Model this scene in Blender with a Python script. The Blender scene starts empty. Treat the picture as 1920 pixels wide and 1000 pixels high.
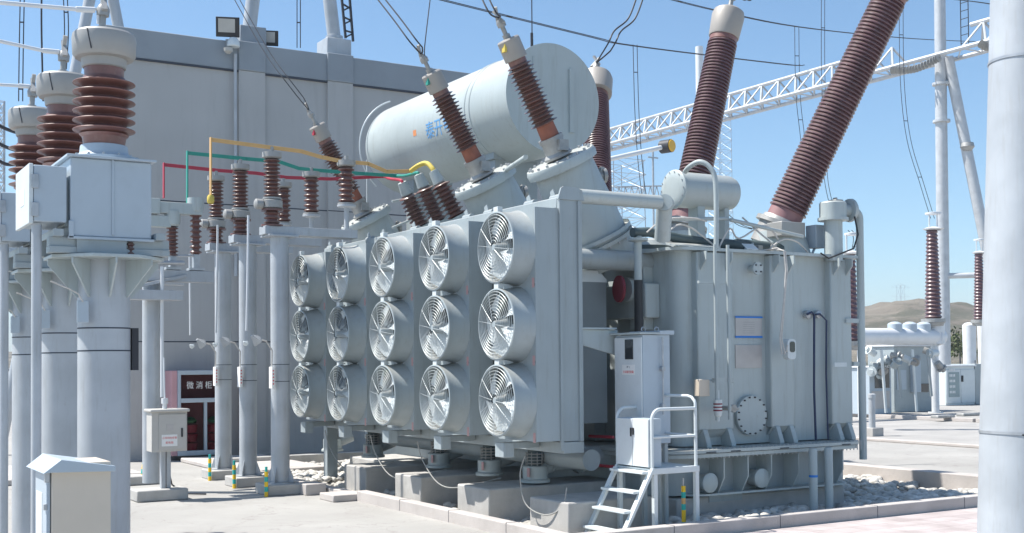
import bpy, math, random
from mathutils import Vector as V, Matrix, noise
random.seed(7)
PI=math.pi; R_=math.radians
sc=bpy.context.scene; COL=sc.collection
# ---------------------------------------------------------------- camera
F=2254.;CX=960.;CY=622.;H=2.0
RM=(Matrix.Rotation(-R_(31.1),3,'Z')@Matrix.Rotation(PI/2+.025,3,'X')@Matrix.Rotation(-.008,3,'Z'))
cd=bpy.data.cameras.new('camera'); cam=bpy.data.objects.new('camera',cd); COL.objects.link(cam); sc.camera=cam
cam.matrix_world=Matrix.Translation((0,0,H))@RM.to_4x4()
cd.sensor_width=36; cd.lens=36*F/1920; cd.shift_y=(CY-500)/1920; cd.clip_end=4000; cd.clip_start=.05
def A(px,py,ax,val):                       # surveyed point of the photo on the plane X/Y/Z = val
    d=RM@V(((px-CX)/F,-(py-CY)/F,-1)); i='XYZ'.index(ax); o=(0,0,H)
    return V(o)+d*((val-o[i])/d[i])
# ---------------------------------------------------------------- materials
MATS={}
def mat(name,col,rough=.5,metal=0,var=.06,scale=3,bump=0,bscale=40,grime=0,gcol=(.12,.1,.08),spec=.5,streak=False,coat=0,dust=0,rust=0):
    m=bpy.data.materials.new(name); m.use_nodes=True; nt=m.node_tree; N=nt.nodes; L=nt.links
    b=N['Principled BSDF']; b.inputs['Roughness'].default_value=rough; b.inputs['Metallic'].default_value=metal
    b.inputs['Specular IOR Level'].default_value=spec; b.inputs['Coat Weight'].default_value=coat
    tc=N.new('ShaderNodeTexCoord'); n=N.new('ShaderNodeTexNoise'); n.inputs['Scale'].default_value=scale; n.inputs['Detail'].default_value=6
    L.new(tc.outputs['Object'],n.inputs['Vector'])
    r=N.new('ShaderNodeValToRGB'); r.color_ramp.elements[0].position=.3; r.color_ramp.elements[1].position=.7
    r.color_ramp.elements[0].color=(*[c*(1-var) for c in col],1); r.color_ramp.elements[1].color=(*[min(1,c*(1+var)) for c in col],1)
    L.new(n.outputs['Fac'],r.inputs['Fac']); out=r.outputs['Color']
    if grime:
        g=N.new('ShaderNodeTexNoise'); g.inputs['Scale'].default_value=scale*2.3; g.inputs['Detail'].default_value=8; g.inputs['Roughness'].default_value=.7
        if streak:
            mp=N.new('ShaderNodeMapping'); mp.inputs['Scale'].default_value=(5,5,.5); L.new(tc.outputs['Object'],mp.inputs['Vector']); L.new(mp.outputs[0],g.inputs['Vector'])
        else: L.new(tc.outputs['Object'],g.inputs['Vector'])
        gr=N.new('ShaderNodeMapRange'); gr.inputs[1].default_value=.52; gr.inputs[2].default_value=.8; gr.inputs[4].default_value=grime
        L.new(g.outputs['Fac'],gr.inputs[0]); mx=N.new('ShaderNodeMix'); mx.data_type='RGBA'; mx.inputs['B'].default_value=(*gcol,1)
        L.new(gr.outputs[0],mx.inputs['Factor']); L.new(out,mx.inputs['A']); out=mx.outputs['Result']
    def over(fac,c,out):
        mx=N.new('ShaderNodeMix'); mx.data_type='RGBA'; mx.inputs['B'].default_value=(*c,1); L.new(fac,mx.inputs['Factor']); L.new(out,mx.inputs['A']); return mx.outputs['Result']
    if dust:                                   # settled dust on ledges and upward faces
        ge=N.new('ShaderNodeNewGeometry'); sx=N.new('ShaderNodeSeparateXYZ'); L.new(ge.outputs['Normal'],sx.inputs[0])
        dn=N.new('ShaderNodeTexNoise'); dn.inputs['Scale'].default_value=9; dn.inputs['Detail'].default_value=7; L.new(tc.outputs['Object'],dn.inputs['Vector'])
        m1=N.new('ShaderNodeMapRange'); m1.inputs[1].default_value=.35; m1.inputs[2].default_value=1; m1.inputs[4].default_value=dust; L.new(sx.outputs['Z'],m1.inputs[0])
        m2=N.new('ShaderNodeMath'); m2.operation='MULTIPLY'; L.new(m1.outputs[0],m2.inputs[0]); L.new(dn.outputs['Fac'],m2.inputs[1]); out=over(m2.outputs[0],(.42,.37,.30),out)
    if rust:
        rn=N.new('ShaderNodeTexNoise'); rn.inputs['Scale'].default_value=7; rn.inputs['Detail'].default_value=9; rn.inputs['Roughness'].default_value=.75
        mp2=N.new('ShaderNodeMapping'); mp2.inputs['Scale'].default_value=(1.6,1.6,.35); L.new(tc.outputs['Object'],mp2.inputs['Vector']); L.new(mp2.outputs[0],rn.inputs['Vector'])
        m3=N.new('ShaderNodeMapRange'); m3.inputs[1].default_value=.66; m3.inputs[2].default_value=.74; m3.inputs[4].default_value=rust; L.new(rn.outputs['Fac'],m3.inputs[0]); out=over(m3.outputs[0],(.22,.12,.06),out)
    L.new(out,b.inputs['Base Color'])
    rr=N.new('ShaderNodeMapRange'); rr.inputs[3].default_value=max(0,rough-.08); rr.inputs[4].default_value=min(1,rough+.12)
    L.new(n.outputs['Fac'],rr.inputs[0]); L.new(rr.outputs[0],b.inputs['Roughness'])
    if bump:
        bn=N.new('ShaderNodeTexNoise'); bn.inputs['Scale'].default_value=bscale; bn.inputs['Detail'].default_value=5
        L.new(tc.outputs['Object'],bn.inputs['Vector']); bp=N.new('ShaderNodeBump'); bp.inputs['Strength'].default_value=bump; bp.inputs['Distance'].default_value=.02
        L.new(bn.outputs['Fac'],bp.inputs['Height']); L.new(bp.outputs[0],b.inputs['Normal'])
    MATS[name]=m; return m
paint=mat('tank_paint',(.42,.475,.48),.38,0,.07,1.2,.05,5,.4,(.24,.23,.19),streak=True,dust=.9,rust=.55)
paint2=mat('radiator_paint',(.33,.38,.40),.38,0,.07,1.5,.04,7,.38,(.2,.195,.16),streak=True,dust=.8,rust=.5)
doorw=mat('door_sunlit_white',(.64,.68,.70),.4,0,.03,3,grime=.1)  # door colour made paler to stand in for sunlight on the doors
white=mat('white_paint',(.62,.67,.68),.4,0,.04,3,grime=.1)
galv=mat('column_paint',(.42,.45,.48),.42,.1,.12,2.2,.05,8,.45,(.26,.245,.22),streak=True,dust=.6,rust=.5)
steel=mat('galvanised_steel',(.42,.44,.46),.4,.5,.12,12)
girdm=mat('girder_galvanised',(.5,.52,.54),.45,.2,.1,3)
capm=mat('bushing_cap_grey',(.36,.335,.305),.5,.1,.08,2,grime=.3,gcol=(.3,.27,.23))
polem=mat('pole_paint',(.43,.46,.49),.45,.1,.12,2.5,.06,10,.45,(.33,.32,.30),streak=True,rust=.5)
whitegalv=mat('bright_galvanised',(.68,.7,.72),.45,.1,.05,3)
headp=mat('aluminium_head',(.35,.35,.34),.5,.2,.05,2,grime=.15)
porc=mat('red_brown_porcelain',(.14,.06,.05),.3,0,.25,5,dust=.8,grime=.4,gcol=(.25,.17,.14),coat=.35)
porc2=mat('purple_brown_porcelain',(.125,.066,.076),.34,0,.2,5,dust=.55,grime=.5,gcol=(.26,.195,.205),coat=.25)
porcd=mat('dark_dusty_porcelain',(.15,.068,.058),.4,0,.2,6,grime=.3,gcol=(.2,.12,.1),coat=.2)
porcl=mat('dusty_porcelain',(.21,.10,.085),.4,0,.2,6,grime=.45,gcol=(.33,.24,.2),coat=.2)
cement=mat('orange_cement_collar',(.30,.105,.065),.6,0,.15,8)
cast=mat('cast_fitting',(.36,.36,.35),.5,.4,.15,10,.1,60)
conc=mat('plinth_concrete',(.43,.42,.40),.85,0,.12,4,.25,60,.3,(.25,.23,.2))
kerbc=mat('kerb_concrete',(.47,.435,.41),.85,0,.12,2,.25,50,.35,(.3,.26,.22))
wallm=mat('wall_render',(.41,.415,.415),.85,0,.07,.5,.1,60,.4,(.27,.265,.26),streak=True)
parap=mat('parapet_bluegrey',(.265,.30,.335),.8,0,.08,.8,.1,60,.2,(.14,.15,.17))
dark=mat('dark_rubber',(.025,.027,.03),.5,0,.2,6)
cable=mat('dark_cable',(.04,.042,.05),.55,.2,.1,6)
tubeg=mat('dark_green_pipe',(.07,.1,.105),.5,0,.2,6,.1,20,.3,(.15,.17,.17))
seam=mat('dark_seam',(.05,.06,.08),.8)
yel=mat('busbar_yellow',(.62,.38,.15),.45,0,.06,4); postb=mat('post_cabinet_grey',(.50,.485,.455),.5,0,.04,3,grime=.2,gcol=(.33,.31,.28)); yelb=mat('yellow_boot',(.62,.48,.09),.5,0,.1,10)
grn=mat('busbar_green',(.03,.27,.21),.45,0,.06,4); red=mat('busbar_red',(.42,.035,.06),.45,0,.06,4)
beige=mat('cabinet_beige',(.62,.545,.455),.5,0,.03,3,grime=.15,gcol=(.4,.36,.3))
cabg=mat('cabinet_grey',(.42,.49,.55),.4,0,.03,3,grime=.1)
glass=mat('dark_glass',(.035,.04,.045),.08,0,.05,2,spec=.9)
clear=mat('tinted_pane',(.55,.55,.55),.03,0,.02,2); clear.node_tree.nodes['Principled BSDF'].inputs['Transmission Weight'].default_value=1; clear.node_tree.nodes['Principled BSDF'].inputs['IOR'].default_value=1.08
screen=mat('grey_plate',(.47,.45,.44),.35,.2,.05,8)
label_w=mat('label_white',(.8,.8,.79),.5,0,.03,20); red_t=mat('red_print',(.65,.05,.05),.5); blue_t=mat('blue_print',(.13,.36,.68),.5); blk_t=mat('grey_print',(.15,.15,.16),.5)
blu=mat('blue_tape',(.03,.2,.62),.5); orange=mat('orange_sticker',(.7,.28,.12),.5); pinkl=mat('pink_label',(.5,.3,.3),.5); hvc=mat('pale_red_collar',(.26,.14,.145),.5,0,.1,6)
maroon=mat('maroon_disc',(.22,.03,.05),.5); pink=mat('pink_panel',(.55,.32,.35),.6)
greycab=mat('grey_cable',(.33,.33,.31),.6,0,.1,20)
rope=mat('pale_conduit',(.55,.53,.5),.6,0,.1,20)
rock=mat('white_cobble',(.52,.50,.46),.85,0,.42,5,.4,25)
teal=mat('teal_band',(.02,.42,.38),.5); yband=mat('yellow_band',(.85,.55,.02),.5)
fin=mat('fin_shade_paint',(.2,.235,.25),.5,0,.05,4)  # fin colour darkened, with the shade of the radiator recesses put into it
redbox=mat('red_crate',(.45,.05,.08),.5,0,.1,4); greenplant=mat('green_plastic',(.08,.25,.12),.5)
scrub=mat('scrub_green',(.07,.09,.035),.8,0,.4,2)
lampg=mat('lamp_lens',(.42,.42,.40),.3,0,.05,4)
amber=mat('amber_lens',(.7,.4,.03),.3)
# ground materials
def ground_mat():
    m=bpy.data.materials.new('yard_concrete'); m.use_nodes=True; nt=m.node_tree; N=nt.nodes; L=nt.links; b=N['Principled BSDF']; b.inputs['Roughness'].default_value=.9
    tc=N.new('ShaderNodeTexCoord')
    def nz(s,d=8,r=.6,dist=0):
        n=N.new('ShaderNodeTexNoise'); n.inputs['Scale'].default_value=s; n.inputs['Detail'].default_value=d; n.inputs['Roughness'].default_value=r; n.inputs['Distortion'].default_value=dist
        L.new(tc.outputs['Object'],n.inputs['Vector']); return n.outputs['Fac']
    def ramp(f,a,b_,c0,c1):
        r=N.new('ShaderNodeValToRGB'); r.color_ramp.elements[0].position=a; r.color_ramp.elements[1].position=b_; r.color_ramp.elements[0].color=(*c0,1); r.color_ramp.elements[1].color=(*c1,1); L.new(f,r.inputs[0]); return r.outputs[0]
    def mix(f,a,b_,mode='MIX'):
        x=N.new('ShaderNodeMix'); x.data_type='RGBA'; x.blend_type=mode
        for s,k in ((f,'Factor'),(a,'A'),(b_,'B')):
            if isinstance(s,(int,float)): x.inputs[k].default_value=s
            elif isinstance(s,tuple): x.inputs[k].default_value=(*s,1)
            else: L.new(s,x.inputs[k])
        return x.outputs['Result']
    c=ramp(nz(.45,6),.3,.7,(.30,.292,.275),(.385,.375,.355))
    c=mix(ramp(nz(3.5,10,.7,1.2),.56,.72,(0,0,0),(.7,.7,.7)),c,(.27,.25,.235))
    c=mix(ramp(nz(1.1,9,.65,.6),.5,.66,(0,0,0),(.55,.55,.55)),c,(.30,.285,.27))
    c=mix(ramp(nz(45,4,.6),.62,.75,(0,0,0),(.4,.4,.4)),c,(.25,.23,.22))
    v=N.new('ShaderNodeTexVoronoi'); v.feature='DISTANCE_TO_EDGE'; v.inputs['Scale'].default_value=.55
    w=N.new('ShaderNodeMix'); w.data_type='VECTOR'; w.inputs['Factor'].default_value=.08
    nn=N.new('ShaderNodeTexNoise'); nn.inputs['Scale'].default_value=2.2; nn.inputs['Detail'].default_value=8; L.new(tc.outputs['Object'],nn.inputs['Vector'])
    L.new(tc.outputs['Object'],w.inputs['A']); 
    sc_=N.new('ShaderNodeVectorMath'); sc_.operation='SCALE'; sc_.inputs['Scale'].default_value=12; L.new(nn.outputs['Color'],sc_.inputs[0]); L.new(sc_.outputs[0],w.inputs['B'])
    L.new(w.outputs['Result'],v.inputs['Vector'])
    c=mix(ramp(v.outputs['Distance'],.0,.007,(.5,.5,.5),(0,0,0)),c,(.16,.13,.12))
    L.new(c,b.inputs['Base Color'])
    bp=N.new('ShaderNodeBump'); bp.inputs['Strength'].default_value=.35; bp.inputs['Distance'].default_value=.01; L.new(nz(40,6),bp.inputs['Height']); L.new(bp.outputs[0],b.inputs['Normal'])
    return m
yard=ground_mat()
def paver_mat():
    m=bpy.data.materials.new('pink_pavers'); m.use_nodes=True; nt=m.node_tree; N=nt.nodes; L=nt.links; b=N['Principled BSDF']; b.inputs['Roughness'].default_value=.9
    tc=N.new('ShaderNodeTexCoord'); k=N.new('ShaderNodeTexBrick'); k.inputs['Scale'].default_value=1; k.inputs['Brick Width'].default_value=.6; k.inputs['Row Height'].default_value=.3
    k.inputs['Mortar Size'].default_value=.006; k.inputs['Color1'].default_value=(.44,.39,.385,1); k.inputs['Color2'].default_value=(.49,.44,.43,1); k.inputs['Mortar'].default_value=(.3,.25,.25,1)
    L.new(tc.outputs['Object'],k.inputs['Vector']); n=N.new('ShaderNodeTexNoise'); n.inputs['Scale'].default_value=2.5; n.inputs['Detail'].default_value=8; L.new(tc.outputs['Object'],n.inputs['Vector'])
    x=N.new('ShaderNodeMix'); x.data_type='RGBA'; x.blend_type='MULTIPLY'; x.inputs['Factor'].default_value=.5; L.new(k.outputs['Color'],x.inputs['A'])
    r=N.new('ShaderNodeValToRGB'); r.color_ramp.elements[0].position=.35; r.color_ramp.elements[0].color=(.55,.52,.5,1); r.color_ramp.elements[1].position=.6; L.new(n.outputs['Fac'],r.inputs[0]); L.new(r.outputs[0],x.inputs['B'])
    L.new(x.outputs['Result'],b.inputs['Base Color']); return m
pavers=paver_mat()
asph=mat('road_asphalt',(.34,.33,.315),.9,0,.12,1.2,.3,80)
def hill_mat():
    m=bpy.data.materials.new('dry_hillside'); m.use_nodes=True; nt=m.node_tree; N=nt.nodes; L=nt.links; b=N['Principled BSDF']; b.inputs['Roughness'].default_value=.95
    tc=N.new('ShaderNodeTexCoord'); cur=None
    for s,a,b2,c0,c1 in ((.012,.4,.6,(.19,.16,.125),(.27,.235,.185)),):
        n=N.new('ShaderNodeTexNoise'); n.inputs['Scale'].default_value=s*3; n.inputs['Detail'].default_value=10; L.new(tc.outputs['Object'],n.inputs['Vector'])
        r=N.new('ShaderNodeValToRGB'); r.color_ramp.elements[0].position=a; r.color_ramp.elements[1].position=b2; r.color_ramp.elements[0].color=(*c0,1); r.color_ramp.elements[1].color=(*c1,1); L.new(n.outputs['Fac'],r.inputs[0]); cur=r.outputs[0]
    n=N.new('ShaderNodeTexNoise'); n.inputs['Scale'].default_value=.05; n.inputs['Detail'].default_value=12; n.inputs['Roughness'].default_value=.75; L.new(tc.outputs['Object'],n.inputs['Vector'])
    r=N.new('ShaderNodeMapRange'); r.inputs[1].default_value=.47; r.inputs[2].default_value=.58; r.inputs[4].default_value=.9; L.new(n.outputs['Fac'],r.inputs[0])
    x=N.new('ShaderNodeMix'); x.data_type='RGBA'; L.new(r.outputs[0],x.inputs['Factor']); L.new(cur,x.inputs['A']); x.inputs['B'].default_value=(.10,.10,.065,1)
    L.new(x.outputs['Result'],b.inputs['Base Color'])
    bp=N.new('ShaderNodeBump'); bp.inputs['Strength'].default_value=.8; bp.inputs['Distance'].default_value=7; L.new(n.outputs['Fac'],bp.inputs['Height']); L.new(bp.outputs[0],b.inputs['Normal'])
    return m
hillm=hill_mat()
# ---------------------------------------------------------------- mesh helpers
def frame(d):
    d=V(d).normalized(); u=V((0,0,1)) if abs(d.z)<.95 else V((1,0,0))
    x=u.cross(d).normalized(); y=d.cross(x); return x,y,d
class MB:
    def __init__(s): s.v=[]; s.f=[]
    def add(s,vs,fs):
        o=len(s.v); s.v+= [V(p) for p in vs]; s.f+=[tuple(i+o for i in f) for f in fs]; return s
    def box(s,a,b):
        x0,y0,z0=[min(p,q) for p,q in zip(a,b)]; x1,y1,z1=[max(p,q) for p,q in zip(a,b)]
        return s.add([(x0,y0,z0),(x1,y0,z0),(x1,y1,z0),(x0,y1,z0),(x0,y0,z1),(x1,y0,z1),(x1,y1,z1),(x0,y1,z1)],[(0,3,2,1),(4,5,6,7),(0,1,5,4),(1,2,6,5),(2,3,7,6),(3,0,4,7)])
    def bar(s,p,q,w,h=None,up=None):
        p=V(p);q=V(q);h=h or w;x,y,d=frame(q-p)
        if up is not None: x=V(up).cross(d).normalized(); y=d.cross(x)
        c=[(-w/2,-h/2),(w/2,-h/2),(w/2,h/2),(-w/2,h/2)]
        return s.add([p+x*a+y*b for a,b in c]+[q+x*a+y*b for a,b in c],[(3,2,1,0),(4,5,6,7),(0,1,5,4),(1,2,6,5),(2,3,7,6),(3,0,4,7)])
    def lathe(s,p,axis,prof,n=24):          # prof: (t metres along axis, radius)
        p=V(p);x,y,d=frame(axis); vs=[];fs=[]; rings=[]
        for t,r in prof:
            if r<1e-6: rings.append([len(vs)]); vs.append(p+d*t)
            else:
                rings.append(list(range(len(vs),len(vs)+n)))
                vs+=[p+d*t+(x*math.cos(2*PI*i/n)+y*math.sin(2*PI*i/n))*r for i in range(n)]
        for a,b in zip(rings,rings[1:]):
            for i in range(n):
                j=(i+1)%n
                if len(a)==1 and len(b)==1: continue
                if len(a)==1: fs.append((a[0],b[j],b[i]))
                elif len(b)==1: fs.append((a[i],a[j],b[0]))
                else: fs.append((a[i],a[j],b[j],b[i]))
        return s.add(vs,fs)
    def cyl(s,p,q,r,r1=None,n=24):
        p=V(p);q=V(q); l=(q-p).length; r1=r if r1 is None else r1
        return s.lathe(p,q-p,[(0,0),(0,r),(l,r1),(l,0)],n)
    def tube(s,pts,r,n=8):
        pts=[V(p) for p in pts]; vs=[];fs=[]; px=None
        for k,p in enumerate(pts):
            d=(pts[min(k+1,len(pts)-1)]-pts[max(k-1,0)]); d.normalize()
            if px is None: x,y,_=frame(d)
            else:
                x=(px-d*px.dot(d)).normalized(); y=d.cross(x)
            px=x; vs+=[p+(x*math.cos(2*PI*i/n)+y*math.sin(2*PI*i/n))*r for i in range(n)]
        for k in range(len(pts)-1):
            for i in range(n):
                j=(i+1)%n; fs.append((k*n+i,k*n+j,(k+1)*n+j,(k+1)*n+i))
        fs.append(tuple(range(n-1,-1,-1))); fs.append(tuple((len(pts)-1)*n+i for i in range(n)))
        return s.add(vs,fs)
    def prism(s,poly,off):
        n=len(poly); off=V(off); poly=[V(p) for p in poly]
        return s.add(poly+[p+off for p in poly],[tuple(range(n-1,-1,-1)),tuple(range(n,2*n))]+[(i,(i+1)%n,(i+1)%n+n,i+n) for i in range(n)])
    def ring(s,c,axis,R,r,n=32,m=6):
        x,y,d=frame(axis); c=V(c); vs=[];fs=[]
        for i in range(n):
            a=2*PI*i/n; rad=x*math.cos(a)+y*math.sin(a)
            for k in range(m):
                b=2*PI*k/m; vs.append(c+rad*(R+r*math.cos(b))+d*r*math.sin(b))
        for i in range(n):
            for k in range(m): fs.append((i*m+k,((i+1)%n)*m+k,((i+1)%n)*m+(k+1)%m,i*m+(k+1)%m))
        return s.add(vs,fs)
    def build(s,name,m,parent=None,bevel=0,ang=35,label=None,org=None):
        me=bpy.data.meshes.new(name); o0=wloc(parent) if parent else V(org or (0,0,0))
        me.from_pydata([tuple(p-o0) for p in s.v],[],s.f)
        me.materials.append(m)
        import bmesh as _b
        bm=_b.new(); bm.from_mesh(me); _b.ops.recalc_face_normals(bm,faces=bm.faces); bm.to_mesh(me); bm.free()
        me.polygons.foreach_set('use_smooth',[True]*len(me.polygons)); me.set_sharp_from_angle(angle=R_(ang)); me.update()
        o=bpy.data.objects.new(name,me); COL.objects.link(o)
        if parent: o.parent=parent
        elif org: o.location=o0
        if bevel:
            b=o.modifiers.new('bevel','BEVEL'); b.width=bevel; b.segments=2; b.limit_method='ANGLE'; b.angle_limit=R_(40); b.harden_normals=False
        if label: o['label']=label
        return o
def wloc(o):
    p=V((0,0,0))
    while o: p+=o.location; o=o.parent
    return p
def thing(name,label,cat,loc=(0,0,0),group=None):
    o=bpy.data.objects.new(name,None); COL.objects.link(o); o.location=loc; o.empty_display_size=.2
    o['label']=label; o['category']=cat
    if group: o['group']=group
    return o
def tag(o,label,cat,group=None):
    o['label']=label; o['category']=cat
    if group: o['group']=group
    return o
def struct(o,kind='structure'): o['kind']=kind; return o
KIDS={}
def dup(root,delta,label=None,parent=None):
    c=root.copy(); COL.objects.link(c)
    if parent is not None: c.parent=parent
    if delta is not None: c.location=root.location+V(delta)
    if label: c['label']=label
    for ch in [o for o in list(bpy.data.objects) if o.parent is root]: dup(ch,None,None,c)
    return c
def sheds(t0,t1,n,rc,rs,droop=.25,rs2=None,flat=.3):
    p=[(t0,rc)]; h=(t1-t0)/n
    for i in range(n):
        r=rs if (rs2 is None or i%2==0) else rs2; a=t0+h*i
        p+=[(a+h*.12,rc),(a+h*(.30),rc+(r-rc)*.55),(a+h*.38,r*.985),(a+h*.50,r),(a+h*.56,r*.98),(a+h*.86,rc*1.04)]
    return p+[(t1,rc)]
def each(L,name,m,parent,**k):
    for b in L: b.build(name,m,parent,**k)
def text(s,size,m,parent,name,place,extr=.002,label=None):
    """place(x,y,z)->world point"""
    c=bpy.data.curves.new('lettering','FONT'); c.body=s; c.size=size; c.extrude=extr; c.align_x='CENTER'; c.align_y='CENTER'
    t=bpy.data.objects.new('lettering_src',c); COL.objects.link(t); bpy.context.view_layer.update()
    dg=bpy.context.evaluated_depsgraph_get(); me=bpy.data.meshes.new_from_object(t.evaluated_get(dg)); bpy.data.objects.remove(t)
    o0=wloc(parent)
    for v in me.vertices: v.co=V(place(*v.co))-o0
    me.materials.clear(); me.materials.append(m); me.name=name
    o=bpy.data.objects.new(name,me); COL.objects.link(o); o.parent=parent
    if label: o['label']=label
    return o
def smooth(P,n=5):
    P=[V(p) for p in P]; out=[]
    for i in range(len(P)-1):
        p0=P[max(i-1,0)];p1=P[i];p2=P[i+1];p3=P[min(i+2,len(P)-1)]
        for k in range(n):
            u=k/n; out.append(.5*((2*p1)+(p2-p0)*u+(2*p0-5*p1+4*p2-p3)*u*u+(3*p1-p0-3*p2+p3)*u**3))
    return out+[P[-1]]
# ================================================================ SETTING
PX0,PX1,PY0,PY1=7.08,16.05,10.62,23.0       # gravel pit
def holed(z,x0,x1,y0,y1):
    g=MB(); a=[(x0,y0),(x1,y0),(x1,y1),(x0,y1)]; b=[(PX0+.02,PY0+.02),(PX1+.1,PY0+.02),(PX1+.1,PY1+.1),(PX0+.02,PY1+.1)]
    g.add([(*p,z) for p in a+b],[(0,1,5,4),(1,2,6,5),(2,3,7,6),(3,0,4,7)]); return g
struct(holed(0,-1590,2590,-290,2590).build('ground',yard))
struct(MB().box((PX0,PY0,-.9),(PX1+.1,PY1+.1,-.32)).build('pit_floor',conc))
# kerbs round the pit
k=MB(); 
k.box((PX0,PY0,-.3),(PX0+.16,16.13,.15)); k.box((PX0+.16,PY0,-.3),(PX1,PY0+.17,.15))
k.box((PX1,PY0,-.32),(PX1+.3,PY1,.14)); k.box((PX0,16.66,-.3),(PX0+.16,PY1-.2,.10))
k.box((6.72,16.13,0),(PX0+.16,16.66,.10)); k.box((6.72,17.2,0),(7.05,17.63,.17))
struct(k.build('pit_kerb',kerbc,bevel=.012))
k=MB(); k.box((7.08,PY1-.2,-.3),(PX1,PY1,.17)); struct(k.build('pit_back_kerb',conc,bevel=.012))
# joints in the kerb
k=MB()
for y in (11.9,13.3,14.7): k.box((PX0-.003,y,.005),(PX0+.163,y+.006,.153))
for x in (8.5,10.1,11.75,13.4,15.0): k.box((x,PY0-.003,.005),(x+.006,PY0+.173,.153))
struct(k.build('kerb_joint',seam))
# road and paving
q=MB().add([(22.8,-60,.004),(31.5,-60,.004),(31.5,200,.004),(22.8,200,.004)],[(0,1,2,3)]); struct(q.build('road',asph))
k=MB(); k.box((22.55,-60,0),(22.8,200,.07)); k.box((31.5,-60,0),(31.75,24.5,.12)); k.box((31.5,24.6,0),(31.75,200,.12)); struct(k.build('road_kerb',kerbc,bevel=.015))
q=MB().add([(31.75,-60,.11),(60,-60,.11),(60,200,.11),(31.75,200,.11)],[(0,1,2,3)]); struct(q.build('equipment_slab',yard))
q=MB().add([(2,8.6,.004),(30,8.6,.004),(30,10.1,.004),(2,10.1,.004)],[(0,1,2,3)])
q.add([(8.6,10.1,.004),(22.5,10.1,.004),(22.5,10.58,.004),(8.6,10.58,.004)],[(0,1,2,3)]); struct(q.build('paving',pavers))
q=MB().add([(16.4,12,.004),(22.5,12,.004),(22.5,60,.004),(16.4,60,.004)],[(0,1,2,3)])
q2=MB().box((3.0,21.5,0),(5.4,24.6,.1)).box((6.9,20.9,0),(8.6,24.6,.09)); struct(q2.build('pavement',kerbc,bevel=.02))
# cobbles
def cobble(sd):
    rnd=random.Random(sd); import bmesh as _b; bm=_b.new(); _b.ops.create_icosphere(bm,subdivisions=2,radius=1)
    s=(1,rnd.uniform(.6,.95),rnd.uniform(.45,.75)); o=V((rnd.random()*9,rnd.random()*9,0))
    vs=[V((v.co.x*s[0],v.co.y*s[1],v.co.z*s[2]))*(1+.28*noise.noise(v.co*1.1+o)) for v in bm.verts]; fs=[tuple(v.index for v in f.verts) for f in bm.faces]; bm.free(); return vs,fs
CB=[cobble(i) for i in range(8)]
def cobbles(area,n,z,r0=.05,r1=.10):
    mb=MB(); 
    for i in range(n):
        x=random.uniform(area[0],area[2]); y=random.uniform(area[1],area[3]); r=random.uniform(r0,r1)
        M=Matrix.Translation((x,y,z(x,y)+random.uniform(-.02,.03)))@Matrix.Rotation(random.uniform(0,6.28),4,'Z')@Matrix.Rotation(random.uniform(-.5,.5),4,'X')@Matrix.Scale(r,4)
        vs,fs=random.choice(CB); mb.add([M@v for v in vs],fs)
    return mb
zf=lambda x,y:-.11+.09*noise.noise(V((x*.8,y*.8,3)))
cb=cobbles((PX0+.22,PY0+.2,PX1-.02,13.2),2300,zf); c2=cobbles((PX0+.22,13.2,9.6,PY1-.25),1500,zf); cb.add(c2.v,c2.f); c2=cobbles((12.2,13.2,PX1-.02,18.5),900,zf); cb.add(c2.v,c2.f)
c2=cobbles((7.3,19.2,9.9,22.7),650,lambda x,y:.0+.05*noise.noise(V((x,y,1)))); cb.add(c2.v,c2.f)
o=cb.build('gravel_bed',rock,ang=80); o['kind']='stuff'
mb=MB(); n=40
xs=[PX0+.1+(PX1-PX0-.1)*i/n for i in range(n+1)]; ys=[PY0+.1+(PY1-PY0-.2)*i/n for i in range(n+1)]
mb.add([(x,y,zf(x,y)-.05) for y in ys for x in xs],[(r*(n+1)+c,r*(n+1)+c+1,(r+1)*(n+1)+c+1,(r+1)*(n+1)+c) for r in range(n) for c in range(n)])
struct(mb.build('pit_gravel_base',rock))
# hills
def hills(name,az0,az1,d0,d1,f,na=140,nd=26):
    vs=[]; 
    for j in range(nd+1):
        for i in range(na+1):
            a=R_(az0+(az1-az0)*i/na); d=d0+(d1-d0)*j/nd
            vs.append((d*math.sin(a),d*math.cos(a),f(az0+(az1-az0)*i/na,j/nd,d)))
    mb=MB(); mb.add(vs,[(j*(na+1)+i,j*(na+1)+i+1,(j+1)*(na+1)+i+1,(j+1)*(na+1)+i) for j in range(nd) for i in range(na)])
    return struct(mb.build(name,hillm,ang=180))
def hf(a,t,d):
    top=17.5+3*noise.noise(V((a*.25,t*3,0)))+1.2*noise.noise(V((a*.9,t*8,4)))-.35*max(0,a-50)
    return top*min(1,t*1.7)**.8+1.0*noise.noise(V((a*1.3,t*14,2)))*t
hills('hill',28,75,260,420,hf)
hills('far_hill',20,85,900,1500,lambda a,t,d:48*min(1,t*1.5)+3*noise.noise(V((a*.12,t*2,7))))
hills('left_hill',-40,27,500,900,lambda a,t,d:9*min(1,t*2)+2*noise.noise(V((a*.2,t*2,9))))
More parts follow.
